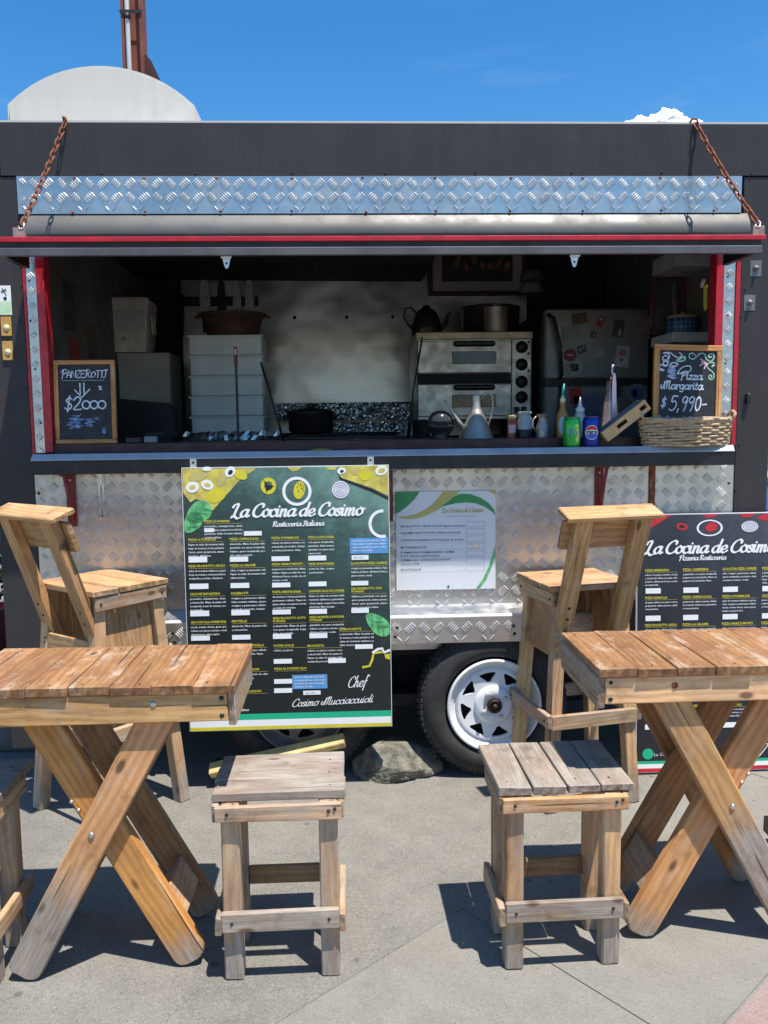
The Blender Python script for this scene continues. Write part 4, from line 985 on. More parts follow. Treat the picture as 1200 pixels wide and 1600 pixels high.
for (x, y, w, hd, nl, two) in ENT:
    u, v = A(x, y); uw = w*k7; hw = min(uw, len(hd)*.0063)
    text(pr[YEL], hd, u, v-.0088, .0082, Y3, width=hw, bold=.025)
    yy = v-.0135
    if two: text(pr[YEL], 'FUNGHI', u, v-.0198, .0082, Y3, width=.045, bold=.025); yy -= .011
    rect(pr[OLIVE], u, yy-.0010, u+uw, yy, Y2)
    if nl: para(pr[WHITEP], u, yy-.002, uw, nl, .0140, Y3, last=rl.uniform(.35, .95))
for (x0, y0, x1, y1) in ((135,468,188,490),(350,482,446,508),(50,622,150,655),(273,620,372,650),(500,617,597,645),(700,612,798,641),(938,608,1030,636),(55,768,156,800),(277,763,378,793),(503,760,602,788),(703,753,800,781),(936,748,1030,775),(58,916,160,949),(281,911,381,942),(505,907,605,936),(706,902,803,932),(938,896,1034,925),(62,1053,163,1083),(285,1047,384,1076),(508,1040,608,1070),(708,1035,806,1065),(960,1094,1057,1122),(290,1182,388,1212),(513,1178,612,1207),(812,1172,908,1201),(292,1295,390,1325),(515,1289,613,1318),(515,1340,613,1369),(675,1352,770,1378)):
    box7(pr[WHITEP], x0, y0, x1, y1, Y3-.0002)
for (x0, y0, x1, y1) in ((928,514,1138,603), (615,1262,806,1347)):
    box7(pr[BLUEP], x0, y0, x1, y1, Y2); u, v = A(x0+12, y0+8); para(pr[WHITEP], u, v, (x1-x0-26)*k7, 4, .0125, Y3)
text(pr[GREYP], '$6.000', A(690, 1372)[0], A(690, 1372)[1], .007, Y4, width=.035)
text(pr[GREYP], '$5.000', A(950, 628)[0], A(950, 628)[1], .007, Y4, width=.035)

# --- dark menu board leaning at the right
mbr = thing('menu_board', 'dark blue and red printed menu board standing at the right edge', 'menu board', (1.120, -.120, .010))
mbr.rotation_euler = (radians(-2.6), 0, 0)
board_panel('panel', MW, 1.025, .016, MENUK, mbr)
MB().box((-.002, .002, -.0025), (MW+.002, .0165, -.0002)).box((-.0022, .002, -.002), (-.0002, .0165, 1.027)).box((MW+.0002, .002, -.002), (MW+.0022, .0165, 1.027)).box((-.002, .002, 1.0252), (MW+.002, .0165, 1.027)).build('edge', WHITEP, mbr)
pq = Print(); H2 = 1.025
pq[REDP].flat([(.002, H2-.002), (.135, H2-.002), (.045, H2-.055), (.002, H2-.075)], Y1)
pq[REDP].flat(circ(.175, H2-.048, .022, .014, 18, rot=-.2), Y1); pq[BLACK].flat(circ(.175, H2-.047, .012, .006, 12, rot=-.2), Y2)
pq[REDP].flat([(.255, H2-.002), (.32, H2-.002), (.30, H2-.014), (.27, H2-.014)], Y1); pq[REDP].flat([(.40, H2-.002), (.47, H2-.002), (.45, H2-.016), (.42, H2-.016)], Y1)
pq[REDP].flat([(.47, H2-.018), (.50, H2-.004), (MW-.002, H2-.002), (MW-.002, H2-.10), (.60, H2-.06)], Y1)
ring(pq[WHITEP], .285, H2-.055, .044, .052, Y2, 30, .62); pq[REDP].flat(circ(.292, H2-.052, .025, .018, 20, rot=.3), Y2)
pq[PINKP].flat(circ(.445, H2-.052, .034, .022), Y1)
for r_ in (.032, .023, .014, .006): ring(pq[WHITEP], .445, H2-.052, r_-.002, r_+.001, Y3, 22, .66)
script(pq[WHITEP], 'La Cocina de Cosimo', .028, H2-.152, .027, nib(.0046, .0118), Y3, width=.515, shear=.2)
script(pq[WHITEP], 'Pizzeria Rosticceria', .165, H2-.180, .0105, nib(.0018, .0042), Y3, width=.185, shear=.18)
HD2 = ['PIZZA MARINARA', 'PIZZA CAMPESINA', 'LA NOSTRA PIZZA CAPRESE', 'PIZZA LA REGINA', 'PIZZA DIAVOLA', 'PIZZA CAPRICCIOSA', 'PIZZA 4 FORMAGGI', 'CALZONE', 'PIZZA PROSCIUTTO CRUDO', 'PIZZA LA SALAME', 'PIZZA MARE E MONTI', 'PIZZA BARBECUE', 'FRITTELLE', 'PIZZA RADICCIO', 'PIZZA PARMIGIANA', 'LASAGNA', 'GNOCCHI', 'PIZZA AL TAGLIO', 'PIZZA BUFALA', 'PASTA', 'PANE', 'VEGETARIANA', 'PIZZA NAPOLI', 'TIRAMISU']
for i in range(24):
    c_, r_ = i % 4, i//4; u = .022+c_*.158; v = H2-.222-r_*.1085; w = .135
    if c_ == 0: u, w = .030, .128
    text(pq[YEL], HD2[i], u, v, .0092, Y3, width=min(w, len(HD2[i])*.0068), bold=.025)
    rect(pq[OLIVE], u, v-.0045, u+w, v-.0035, Y2); para(pq[WHITEP], u, v-.006, w, 3 if i % 3 else 4, .0132, Y3, last=rl.uniform(.4, .9))
    rect(pq[WHITEP], u+.002, v-.087, u+.062, v-.066, Y3)
script(pq[WHITEP], 'Chef', .335, .068, .032, nib(.0026, .0046), Y3, width=.20, shear=.28, rise=.03)
text(pq[WHITEP], 'La Cocina De Cosimo', .07, .066, .012, Y3, width=.16)
pq[LGREEN].flat(circ(.045, .075, .022), Y1)
rect(pq[LGREEN], .001, .034, MW-.001, .046, Y2); rect(pq[WHITEP], .001, .0165, MW-.001, .034, Y2); rect(pq[REDP], .001, .001, MW-.001, .0165, Y2)

# --- white price list riveted to the panel
PW, PH = .395, .392
pl_ = thing('price_list', 'white square price list with green and gold curves on the checker plate', 'price list', (.178, -.0155, .743))
board_panel('panel', PW, PH, .004, WHITE, pl_)
B6 = bilin((55,45), (1160,52), (62,1150), (1165,1140), PW, PH)
pp = Print()
def p6(m_, pts, y, sm=True): pp[m_].flat([B6(*p) for p in pts], y)
p6(DGREEN, [(56,47), (325,48), (270,130), (190,205), (110,265), (58,295)], Y1)
p6(OLIVE, [(580,49), (770,50), (690,130), (590,210), (480,280), (370,325), (250,352), (150,348), (58,318), (160,318), (270,298), (370,255), (450,200), (520,130)], Y1)
p6(DGREEN, [(770,82), (880,88), (990,130), (1080,190), (1140,260), (1160,330), (1120,285), (1040,230), (940,190), (840,178), (720,185), (610,210), (550,222), (640,160), (700,110)], Y2)
p6(OLIVE, [(1070,52), (1159,53), (1159,112), (1120,80)], Y1)
p6(LEAFG, [(945,1138), (1020,1040), (1085,900), (1130,760), (1158,650), (1160,780), (1120,900), (1060,1040), (985,1139)], Y1)
k6 = PW/1105
u0, v0 = B6(570, 285); u1, _ = B6(1045, 278)
script(pp[OLIVE], 'La Cocina de Cosimo', u0, v0, .0095, nib(.0014, .0038), Y3, width=(u1-u0)*.95)
u0, v0 = B6(625, 332); text(pp[GREYP], 'affettati formaggi italiani', u0, v0, .0048, Y2, width=.12, shear=.3)
for i, (s_, y, w) in enumerate((('PROSCIUTTO CRUDO DOP (jamon serrano)', 442, 705), ('SALAME NAPOLI DOP (Salame napoles)', 517, 655), ('COPPA NOSTRANA DOP (Coppa de cerdo)', 598, 690), ('MOTADELLA DOP', 678, 290), ('FORMAGGIO PARMIGGIANO 12 MES', 735, 592), ('DOP (Queso parmesano)', 772, 430), ('FORMAGGIO GORGONZOLA DOP', 820, 545), ('(Queso azul)', 858, 205), ('RICOTTA DOP', 928, 225))):
    u, v = B6(115, y); text(pp[INK if i != 7 else GREYP], s_, u, v, .0080, Y2, width=w*k6, bold=.01)
for y in (460, 538, 618, 697, 785, 870, 945):
    u, v = B6(112, y); rect(pp[GREYP], u, v, u+.255, v+.0005, Y1)
for y in (390, 468, 550, 630, 712, 793, 876):
    a = B6(836, y+62); b = B6(1042, y); q = .0009
    for r_ in ((a[0], a[1], b[0], a[1]+q), (a[0], b[1]-q, b[0], b[1]), (a[0], a[1]+q, a[0]+q, b[1]-q), (b[0]-q, a[1]+q, b[0], b[1]-q)): rect(pp[GREYP], *r_, Y2)
a = B6(860, 685); b = B6(992, 645); rect(pp[PASSE if False else GALV], a[0], a[1], b[0], b[1], Y1)
MB().lathe([(.0045, 0), (.0045, -.002), (0, -.003)], (B6(640,1110)[0], 0, B6(640,1110)[1]), 8, 'Y').build('screw', BLACK, pl_)

# --- chalkboards
def chalkboard(label, loc, w, h, lean, ry=0, fw=.021, mat=(1.12, .80, .46)):
    t = thing('chalkboard', label, 'chalkboard', loc); t.rotation_euler = (radians(-lean), ry, 0)
    MB().box((fw*.8, .004, fw*.8), (w-fw*.8, .009, h-fw*.8)).build('slate', SLATE, t)
    kw = dict(tint=mat, grey=-.2, ch=.0018, jit=.0003)
    plank('frame', t, (0, .006, fw/2), (w, .006, fw/2), fw, .016, up=(0, -1, 0), **kw); plank('frame', t, (0, .006, h-fw/2), (w, .006, h-fw/2), fw, .016, up=(0, -1, 0), **kw)
    plank('frame', t, (fw/2, .006, fw), (fw/2, .006, h-fw), fw, .0155, up=(0, -1, 0), **kw); plank('frame', t, (w-fw/2, .006, fw), (w-fw/2, .006, h-fw), fw, .0155, up=(0, -1, 0), **kw)
    return t
YC = .0034
cb1 = chalkboard('small chalkboard reading PANZEROTTI $2 000 at the left end of the hatch', (-1.122, -.002, 1.338), .232, .318, 3, 0, .0165)
c1 = Print(); cw = lambda t, f: .0030+.0012*math.sin(f*9)
script(c1[CHALK], 'PANZEROTTI', .030, .252, .0165, cw, YC, width=.172, shear=.08)
rect(c1[CHALK], .03, .2405, .19, .2416, YC); 
for pts in ([(.098, .230), (.098, .190)], [(.113, .230), (.113, .190)], [(.078, .205), (.104, .176), (.134, .207)]): ribbon(c1[CHALK], [Vector((*p, 0)) for p in pts], .0048, YC)
script(c1[CHALK], '$2 ', .038, .130, .0300, .0052, YC, width=.085, shear=.05)
for k in range(3): ring(c1[CHALK], .119+k*.030, .148, .0115, .0170, YC-k*.0001, 20, 1.05)
rg = random.Random(5)
def scrib(mb, cx, cz, rx, rz, n, w=.003):
    pts = [Vector((cx+rx*math.sin(k*2.1+rg.uniform(-.4, .4))*rg.uniform(.4, 1), cz+rz*(-1+2*k/n)+rg.uniform(-.004, .004), 0)) for k in range(n)]
    ribbon(mb, pts, w, YC)
scrib(c1[CHALKB], .080, .085, .030, .028, 26); scrib(c1[CHALKB], .060, .070, .020, .016, 16); scrib(c1[CHALKB], .128, .080, .026, .014, 16); scrib(c1[CHALKB], .160, .095, .018, .008, 8, .002)
scrib(c1[CHALK], .175, .215, .012, .007, 10, .004); scrib(c1[CHALKB], .185, .050, .011, .012, 10, .004)
cb2 = chalkboard('taller chalkboard reading Pizza Margarita $ 5,990 in the wicker basket', (1.174, -.062, 1.386), .268, .308, 4, radians(2.0), .0215)
c2 = Print(); SX = .268/870; 
def q5(X, Y): return ((X-55-(1080-Y)*.045)*SX, (1080-Y)*.308/1045)
def st5(m_, pts, w, sub=5):
    ribbon(c2[m_], smooth_pts([q5(*p) for p in pts], sub), w, YC)
def wr(s_, x, y, xh, w, wd, sh=.1, m_=CHALK):
    u, v = q5(x, y); u1, _ = q5(x+w, y); script(c2[m_], s_, u, v, xh, wd, YC, width=(u1-u)*.95, shear=sh)
wr('Pizza', 430, 485, .0165, 285, .0042); wr('Margarita', 190, 615, .0175, 550, .0044, .05)
st5(CHALK, [(420,400), (390,420), (410,370), (470,320), (550,310), (560,360), (500,400), (430,410)], .004)
wr('$', 170, 850, .022, 70, .0042); wr('5,990-', 275, 890, .0335, 500, .0050, .12); wr('La Cocina de Cosimo', 130, 1020, .0085, 610, .0026, .1, CHALKP)
st5(CHALK, [(290,215), (240,180), (200,220), (230,250), (290,200), (270,150), (210,150), (290,140), (350,180), (410,205), (450,170), (420,140)], .004)
st5(CHALK, [(160,370), (220,375), (160,340), (180,300), (240,320), (270,270), (220,260), (210,300), (260,310)], .0045)
st5(CHALKG, [(380,240), (430,215), (480,190), (485,230), (430,250), (385,245)], .006); st5(CHALKG, [(205,240), (260,245), (280,260)], .006)
for _ in range(3): scrib(c2[CHALKB], *q5(320, 390), .022, .026, 18, .004)
scrib(c2[CHALK], *q5(320, 385), .022, .028, 18, .0022); st5(CHALK, [(300,290), (340,270), (400,290), (330,330)], .004)
st5(CHALKG, [(620,170), (590,140), (545,160), (550,205), (600,215), (650,170), (690,140), (740,150), (760,210), (820,240), (860,190), (850,145), (800,150), (795,190), (830,180)], .0036)
st5(CHALKG, [(870,290), (830,310), (860,260), (800,260), (765,300), (790,340), (840,380), (860,430), (830,480), (790,460), (800,420), (830,430), (815,455)], .0036)
for pts in ([(690,215), (740,250), (765,270)], [(680,300), (720,270), (760,270)], [(735,335), (745,300), (765,275)], [(700,250), (735,262), (762,272)]): st5(CHALKP, pts, .005)
flush_text()
pr.build(mbd, NM); pq.build(mbr, NM); pp.build(pl_, NM); c1.build(cb1, NM); c2.build(cb2, NM)

# ================================================================== ON THE COUNTER
CZ = 1.297
def solo(mb, name, mat, label, cat, group=None, loc=None):
    o = mb.build(name, mat); tag(o, label, cat, group)
    if loc: o.location = loc
    return o
def can(label, loc, mat, rz):
    t = thing('drink_can', label, 'can', loc, rz, 'drink cans on the counter')
    MB().lathe([(.024, .003), (.030, .008), (.033, .014), (.033, .104), (.030, .114), (.0275, .118)], (0,0,0), 28).build('body', mat, t)
    MB().lathe([(.0275, .118), (.0265, .1205), (.0250, .1185), (.0, .1175)], (0,0,0), 24).build('lid', STEELB, t)
    MB().lathe([(.022, 0), (.024, .003), (.0, .0035)], (0,0,0), 20).build('base', STEELB, t); return t
def wrap(mb, polys, r):
    """flat print bent round a cylinder, filled in narrow upright strips so it follows the curve"""
    for poly, q in polys:
        u0 = min(p[0] for p in poly); u1 = max(p[0] for p in poly); n = max(2, int((u1-u0)/.0011)); n2 = len(poly)
        def cut(u):
            zs = []
            for i in range(n2):
                (a, b), (c, d) = poly[i], poly[(i+1) % n2]
                if (a <= u) != (c <= u): zs.append(b+(d-b)*(u-a)/(c-a))
            return sorted(zs)
        for k in range(n):
            ua = u0+(u1-u0)*k/n; ub = u0+(u1-u0)*(k+1)/n; e = (u1-u0)*.002/n
            za, zb = cut(ua+e), cut(ub-e)
            if len(za) != len(zb): za = zb = cut((ua+ub)/2)
            for j in range(0, len(za)-1, 2):
                mb.add([((r+q)*sin(u/r), -(r+q)*cos(u/r), v) for u, v in ((ua, za[j]), (ub, zb[j]), (ub, zb[j+1]), (ua, za[j+1]))], [(0, 1, 2, 3)])
cg = can('green lemon drink can on the counter', (.860, -.060, CZ), SODAG, 0)
b = MB(); wrap(b, [(circ(.016+rl.uniform(-.001, .001), .05, .011, .030, 14), .0004), (circ(.012, .085, .010, .008, 10), .0004)], .033); b.build('pale_print', P('lime print', (.42, .62, .10), .3, .2, .2, 30), cg, fix=False)
b = MB()

wrap(b, [([(-.022, .072), (-.004, .075), (-.003, .068), (-.012, .045), (-.019, .045), (-.011, .066), (-.022, .065)], .0008), ([(.000, .050), (.008, .050), (.010, .066), (.014, .066), (.011, .045), (.002, .044)], .0008), (circ(-.012, .056, .006, .004, 10), .0006)], .033); b.build('blue_print', P('blue print', (.05, .16, .42), .3, .2, .2, 30), cg, fix=False)
cp = can('blue cola can with a red white and blue globe on the counter', (.935, -.060, CZ), SODAB, 0)
R_ = .033; cx_, cz_ = -.006, .060
b = MB(); wrap(b, [(circ(cx_, cz_, .0265, .0275, 30), .0003)], R_); b.build('globe_ring', WHITEP, cp, fix=False)
def seg(a0, a1, dz):
    p = [(cx_+.0243*cos(a0+(a1-a0)*k/16), cz_+.0253*sin(a0+(a1-a0)*k/16)) for k in range(17)]
    x1, x0 = p[-1][0], p[0][0]
    return p+[(x1+(x0-x1)*k/6, p[-1][1]+(p[0][1]-p[-1][1])*k/6+dz*sin(pi*k/6)) for k in range(1, 6)]
b = MB(); wrap(b, [(seg(.30, pi-.30, .003), .0006)], R_); b.build('globe_red', P('cola red', (.55, .012, .02), .3, .1, .1, 30), cp, fix=False)
b = MB(); wrap(b, [(seg(pi+.32, 2*pi-.32, .003), .0006)], R_); b.build('globe_blue', P('cola blue', (.02, .09, .50), .3, .1, .1, 30), cp, fix=False)
b = MB(); text(b, 'PEPSI', cx_-.0205, cz_-.0045, .0100, 0, width=.041, bold=.05); flush_text()
b.v = [((R_+.0012)*sin(x/R_), -(R_+.0012)*cos(x/R_), z) for x, y, z in b.v]; b.build('lettering', INK, cp, fix=False)
t = thing('squeeze_bottle', 'clear squeeze bottle with a pointed nozzle behind the blue can', 'bottle', (.936, .10, 1.325))
MB().lathe([(.026, 0), (.027, .01), (.027, .085), (.018, .105), (.016, .11)], (0,0,0), 18).build('body', P('milky plastic', (.55, .58, .62), .35, 0, .1, 10), t)
MB().lathe([(.018, .108), (.018, .128), (.010, .132), (.004, .158), (.002, .172), (0, .173)], (0,0,0), 16).build('nozzle', WHITE, t)
t = thing('oil_bottle', 'amber oil bottle with a pale label and turquoise pourer beside the green can', 'bottle', (.862, .09, 1.325))
MB().lathe([(.022, 0), (.023, .01), (.023, .10), (.012, .128), (.010, .15), (.011, .155)], (0,0,0), 18).build('body', OIL, t)
b = MB(); wrap(b, [(circ(-.006, .06, .015, .034, 20), .0004)], .023); b.build('label', P('label paper', (.48, .55, .66), .6, 0, .05, 9), t, fix=False)
MB().lathe([(.012, .150), (.011, .165), (.007, .17), (.006, .178)], (0,0,0), 12).build('cap', CREAM, t)
MB().tube([(0, 0, .176), (.001, 0, .195), (.006, 0, .226)], [.005, .006, .003], 8).build('pourer', P('turquoise', (.05, .32, .33), .4, 0, .1, 9), t)
t = thing('foil_cone', 'tall pointed copper and pink foil parcel standing on the counter', 'foil parcel', (1.055, .085, 1.325))
b = MB(); b.lathe([(.040, 0), (.038, .05), (.028, .15), (.014, .235), (.006, .25)], (0,0,0), 9, smooth=False); b.build('copper_wrap', COPPER, t)
MB().prism([(-.008, .0), (.014, .0), (.008, .23), (.004, .262), (-.003, .262), (-.007, .23)], -.044, -.036).build('pink_fold', PINKF, t)
MB().tube([(0, -.03, .25), (-.002, -.02, .275), (.002, -.02, .298)], .0042, 8).build('twist', PINKF, t)
solo(MB().box((-.03, -.012, 0), (.03, .012, .022), .003), 'pen_box', BLACK, 'little black box on the sill right of the left chalkboard', 'box', None, (-.83, .02, 1.3375))
solo(MB().box((-.025, -.015, 0), (.025, .015, .026), .004), 'grey_block', P('grey block', (.16, .18, .22), .6), 'small grey block beside the little black box on the sill', 'block', None, (-.765, .02, 1.3375))
# wooden tray leaning on the basket
t = thing('wooden_tray', 'shallow wooden box with two slots tipped against the wicker basket', 'wooden box', (.990, -.102, CZ+.024)); t.rotation_euler = (0, radians(-37), 0)
b = MB(); b.box((0, 0, 0), (.205, .008, .014)).box((0, 0, .030), (.205, .008, .044))
for x0, x1 in ((0, .060), (.105, .168), (.197, .205)): b.box((x0, .0004, .014), (x1, .0076, .030))
b.build('front_side', P('light plywood', (.52, .34, .16), .6, 0, .12, 20), t)
MB().box((.001, .009, .002), (.204, .078, .010)).box((0, .080, 0), (.205, .088, .044)).box((0, .009, .010), (.008, .079, .044)).box((.197, .009, .010), (.205, .079, .044)).build('sides', P('light plywood side', (.50, .33, .16), .6, 0, .12, 20), t)
MB().box((.009, .009, .041), (.196, .079, .0445)).build('grey_pad', P('grey cloth pad', (.20, .22, .25), .8, 0, .15, 30), t)
# wicker basket
t = thing('wicker_basket', 'oval wicker basket with loop handles on the right end of the counter', 'basket', (1.300, -.070, CZ+.002))
ea, eb = .178, .066
def weave(z, k, fl, r):
    n = 72; pts = []
    for i in range(n):
        a = 2*pi*i/n; o = .0035*sin(a*14+pi*(k % 2)); s_ = fl+.0015*sin(a*3+k)
        pts.append(((ea*s_+o)*cos(a), (eb*s_+o)*sin(a), z+.0018*sin(a*5+k*1.7)))
    return MB().tube(pts, r, 6, True)
b = MB()
for k in range(9):
    w_ = weave(.006+k*.0108, k, .90+.10*(k/8)**.7, .0054); b.add(w_.v, w_.f, True)
tag(b.build('weavers', WICKER, t), kind='stuff')
b = MB()
for i in range(28):
    a = 2*pi*i/28; b.tube([(ea*.90*cos(a), eb*.90*sin(a), 0), (ea*cos(a), eb*cos(0)*sin(a), .098)], .003, 5)
b.build('stakes', WICKER, t)
w1 = weave(.100, 0, 1.02, .0062); w2 = weave(.106, 1, 1.0, .0055); MB().add(w1.v, w1.f, True).add(w2.v, w2.f, True).build('rim', WICKER, t)
for sx in (-1, 1):
    b = MB()
    for q in (0, 1): b.tube([(sx*(ea-.006), -.028+.004*q, .100), (sx*(ea+.004), -.030, .122+.004*q), (sx*(ea+.006+.004*q), 0, .134), (sx*(ea+.004), .030, .122), (sx*(ea-.006), .035, .100)], .0052, 7)
    b.build('handle', WICKER, t)
b = MB()
for k in range(8):
    s_ = .96-k*.12; pts = [(ea*s_*cos(2*pi*i/40), eb*s_*sin(2*pi*i/40), .0815+.001*sin(i*2.4+k)) for i in range(40)]; b.tube(pts, .0060, 6, True)
b.build('woven_lid', WICKER, t)
# leaflets
for k, (x, y, rz, w, h, mt, nm, lb, ct_) in enumerate((
    (-.105, -.055, .12, .10, .05, P('yellow leaflet', (.52, .50, .05), .6, 0, .1, 30), 'leaflet', 'yellow leaflet lying flat at the left of the flyers', 'leaflet'),
    (.03, -.05, -.10, .12, .055, P('pink flyer', (.38, .10, .11), .5, 0, .8, 40), 'flyer', 'dark red pizza flyer lying left of the other red flyer', 'flyer'),
    (.13, -.055, .14, .12, .055, P('red flyer', (.30, .07, .08), .5, 0, .8, 40), 'flyer', 'dark red pizza flyer lying right of the other red flyer', 'flyer'))):
    b = MB(); n = 6; vs = []
    for i in range(n+1):
        for j in (0, 1): vs.append((-w/2+w*i/n, -h/2+h*j, .004+.009*(sin(i/n*pi)*(.4+.4*j))))
    b.add(vs+[(x_, y_, z_-.001) for x_, y_, z_ in vs], [(2*i, 2*i+1, 2*i+3, 2*i+2) for i in range(n)]+[(14+2*i, 14+2*i+2, 14+2*i+3, 14+2*i+1) for i in range(n)]+[(2*i, 2*i+2, 14+2*i+2, 14+2*i) for i in range(n)])
    o = solo(b, nm, mt, lb, ct_, None, (x, y, CZ)); o.rotation_euler = (0, 0, rz)

# ================================================================== JUST INSIDE
IZ = 1.325
t = thing('oil_can', 'cone shaped steel oil can with a long spout and loop handle', 'oil can', (.520, .14, IZ))
MB().lathe([(.074, 0), (.075, .004), (.070, .012), (.046, .075), (.024, .125), (.020, .132), (.020, .180), (.021, .186), (.018, .187), (0, .1865)], (0,0,0), 32).build('body', STEELB, t)
MB().tube([(-.045, 0, .045), (-.075, 0, .085), (-.115, 0, .150), (-.130, 0, .165)], [.011, .0085, .005, .0035], 10).build('spout', STEELB, t)
MB().tube([(.020, 0, .165), (.032, 0, .186), (.052, 0, .192), (.066, 0, .180), (.068, 0, .15), (.060, 0, .095), (.050, 0, .065)], .004, 8, flat=1.6).build('handle', STEELB, t)
t = thing('round_pot', 'round dark bowl with a glass dome lid left of the oil can', 'pot', (.377, .17, IZ))
MB().lathe([(.030, 0), (.034, .018), (.030, .022), (.050, .045), (.056, .062), (.055, .068)], (0,0,0), 24).build('bowl', DPOT, t)
MB().lathe([(.055, .069), (.050, .095), (.035, .116), (.015, .124), (0, .125)], (0,0,0), 24).build('dome', P('smoky glass', (.05, .052, .055), .12, 0, .2, 9), t)
t = thing('spice_jar', 'small red spice jar with a yellow lid beside the oil can', 'jar', (.664, .13, IZ))
MB().lathe([(.018, 0), (.0185, .004), (.0185, .072), (.016, .080)], (0,0,0), 18).build('body', P('paprika glass', (.30, .06, .03), .25, 0, .3, 30), t)
b = MB(); wrap(b, [([(-.015, .032), (.016, .032), (.016, .064), (-.015, .064)], .0004)], .0186); b.build('label', P('jar label', (.52, .40, .40), .6, 0, .2, 60), t, fix=False)
MB().lathe([(.0175, .079), (.0175, .100), (.016, .103), (0, .1035)], (0,0,0), 18).build('lid', P('dull gold lid', (.38, .30, .12), .4, .3, .1, 20), t)
t = thing('glass_jar', 'clear lidded glass jar between the spice jar and the steel jug', 'jar', (.717, .13, IZ))
MB().lathe([(.028, 0), (.030, .005), (.030, .085), (.024, .095), (.024, .105), (.028, .108), (.028, .116), (0, .118)], (0,0,0), 20).build('body', GLASS, t)
MB().lathe([(.0295, .004), (.0302, .006), (.0302, .045), (.0295, .046)], (0,0,0), 20).build('dark_band', BLACK, t)
t = thing('steel_jug', 'small steel jug with a flared rim right of the glass jar', 'jug', (.792, .13, IZ))
MB().lathe([(.028, 0), (.029, .004), (.029, .055), (.020, .075), (.018, .088), (.026, .104), (.027, .106), (.0, .10)], (0,0,0), 22).build('body', STEELB, t)
MB().tube([(-.026, 0, .098), (-.040, 0, .085), (-.042, 0, .055), (-.029, 0, .035)], .003, 8).build('handle', STEELB, t)
solo(MB().box((-.005, -.005, 0), (.005, .005, .34)).box((-.007, -.007, .341), (.007, .007, .42)), 'lever', BLACK, 'upright black lever with a red grip in front of the crates', 'lever', None, (-.492, .5, 1.325))
lv = bpy.data.objects['lever']; MB().box((-.0075, -.0078, .345), (.0075, -.0071, .42)).build('grip', DKRED, lv); MB().box((-.003, -.0085, .385), (.003, -.0079, .410)).build('mark', WHITE, lv)
o = solo(MB().tube([(0, 0, 0), (-.03, .0, .12), (-.052, 0, .20), (-.095, 0, .36)], [.012, .008, .012, .009], 8, flat=.5), 'long_spatula', BLACK, 'dark long handled spatula leaning beside the crates', 'spatula', None, (-.30, .62, 1.325))
o = solo(MB().tube([(0, 0, 0), (.012, 0, .10), (.028, 0, .24), (.060, 0, .42), (.075, 0, .50)], [.020, .016, .007, .011, .008], 8, flat=.5), 'pizza_tongs', BLACK, 'dark long tongs leaning on the left side of the pizza oven', 'tongs', None, (.300, .95, 1.325))
# worktop against the back wall
wt = tb('worktop', (-1.21, .82, 1.285), (.985, 1.895, 1.325), P('worktop steel', (.10, .10, .10), .4, .6, .2, 6)); tb('worktop_front', (-1.21, .825, .53), (.985, .84, 1.284), BLACKM)
WZ = 1.325
# polystyrene cooler on a carton
t = thing('carton', 'large grey carton under the polystyrene cooler', 'carton', (-1.075, 1.40, WZ))
MB().box((-.135, -.15, 0), (.135, .15, .455), .004).build('box', FOAM2, t)
MB().box((-.137, -.152, .4), (.137, .152, .462), .003).build('lid', FOAM2, t)
t = thing('foam_cooler', 'dirty white polystyrene cooler box standing on the carton', 'cooler', (-1.19, 1.36, WZ+.465), .06)
b = MB(); vs = [(-.125,-.13,0), (.125,-.13,0), (.125,.13,0), (-.125,.13,0), (-.150,-.14,.235), (.145,-.14,.235), (.145,.14,.235), (-.150,.14,.235)]
b.add(vs, [(0,3,2,1), (4,5,6,7), (0,1,5,4), (1,2,6,5), (2,3,7,6), (3,0,4,7)]).build('body', FOAMM, t)
MB().box((-.154, -.145, .236), (.149, .145, .282), .008).build('lid', FOAMM, t)
MB().box((-.02, -.1425, .10), (.125, -.1405, .22)).build('tape', P('clear tape', (.48, .47, .45), .2, 0, .2, 60), t)
rg = random.Random(9); b = MB()
for k in range(16): b.box((x_ := rg.uniform(-.12, .1), -.1422, z_ := rg.uniform(.04, .22)), (x_+rg.uniform(.003, .02), -.1408, z_+rg.uniform(.002, .006)))
b.build('scuffs', P('scuff', (.10, .09, .08), .9), t)
MB().tube([(.148, -.05, .20), (.152, -.05, .10), (.152, .03, .10), (.148, .03, .20)], .006, 6).build('handle', FOAMM, t)
t = thing('plastic_bin', 'black rounded plastic bin in front of the carton', 'bin', (-1.0, .98, WZ))
MB().prism([(-.135, 0), (.125, 0), (.132, .03), (.130, .16), (.10, .19), (-.135, .215)], -.07, .07).build('body', P('black plastic', (.018, .018, .019), .45, 0, .2, 8), t)
MB().box((.0, -.078, .035), (.10, -.0705, .045), .002).build('grip', DARKIN, t)
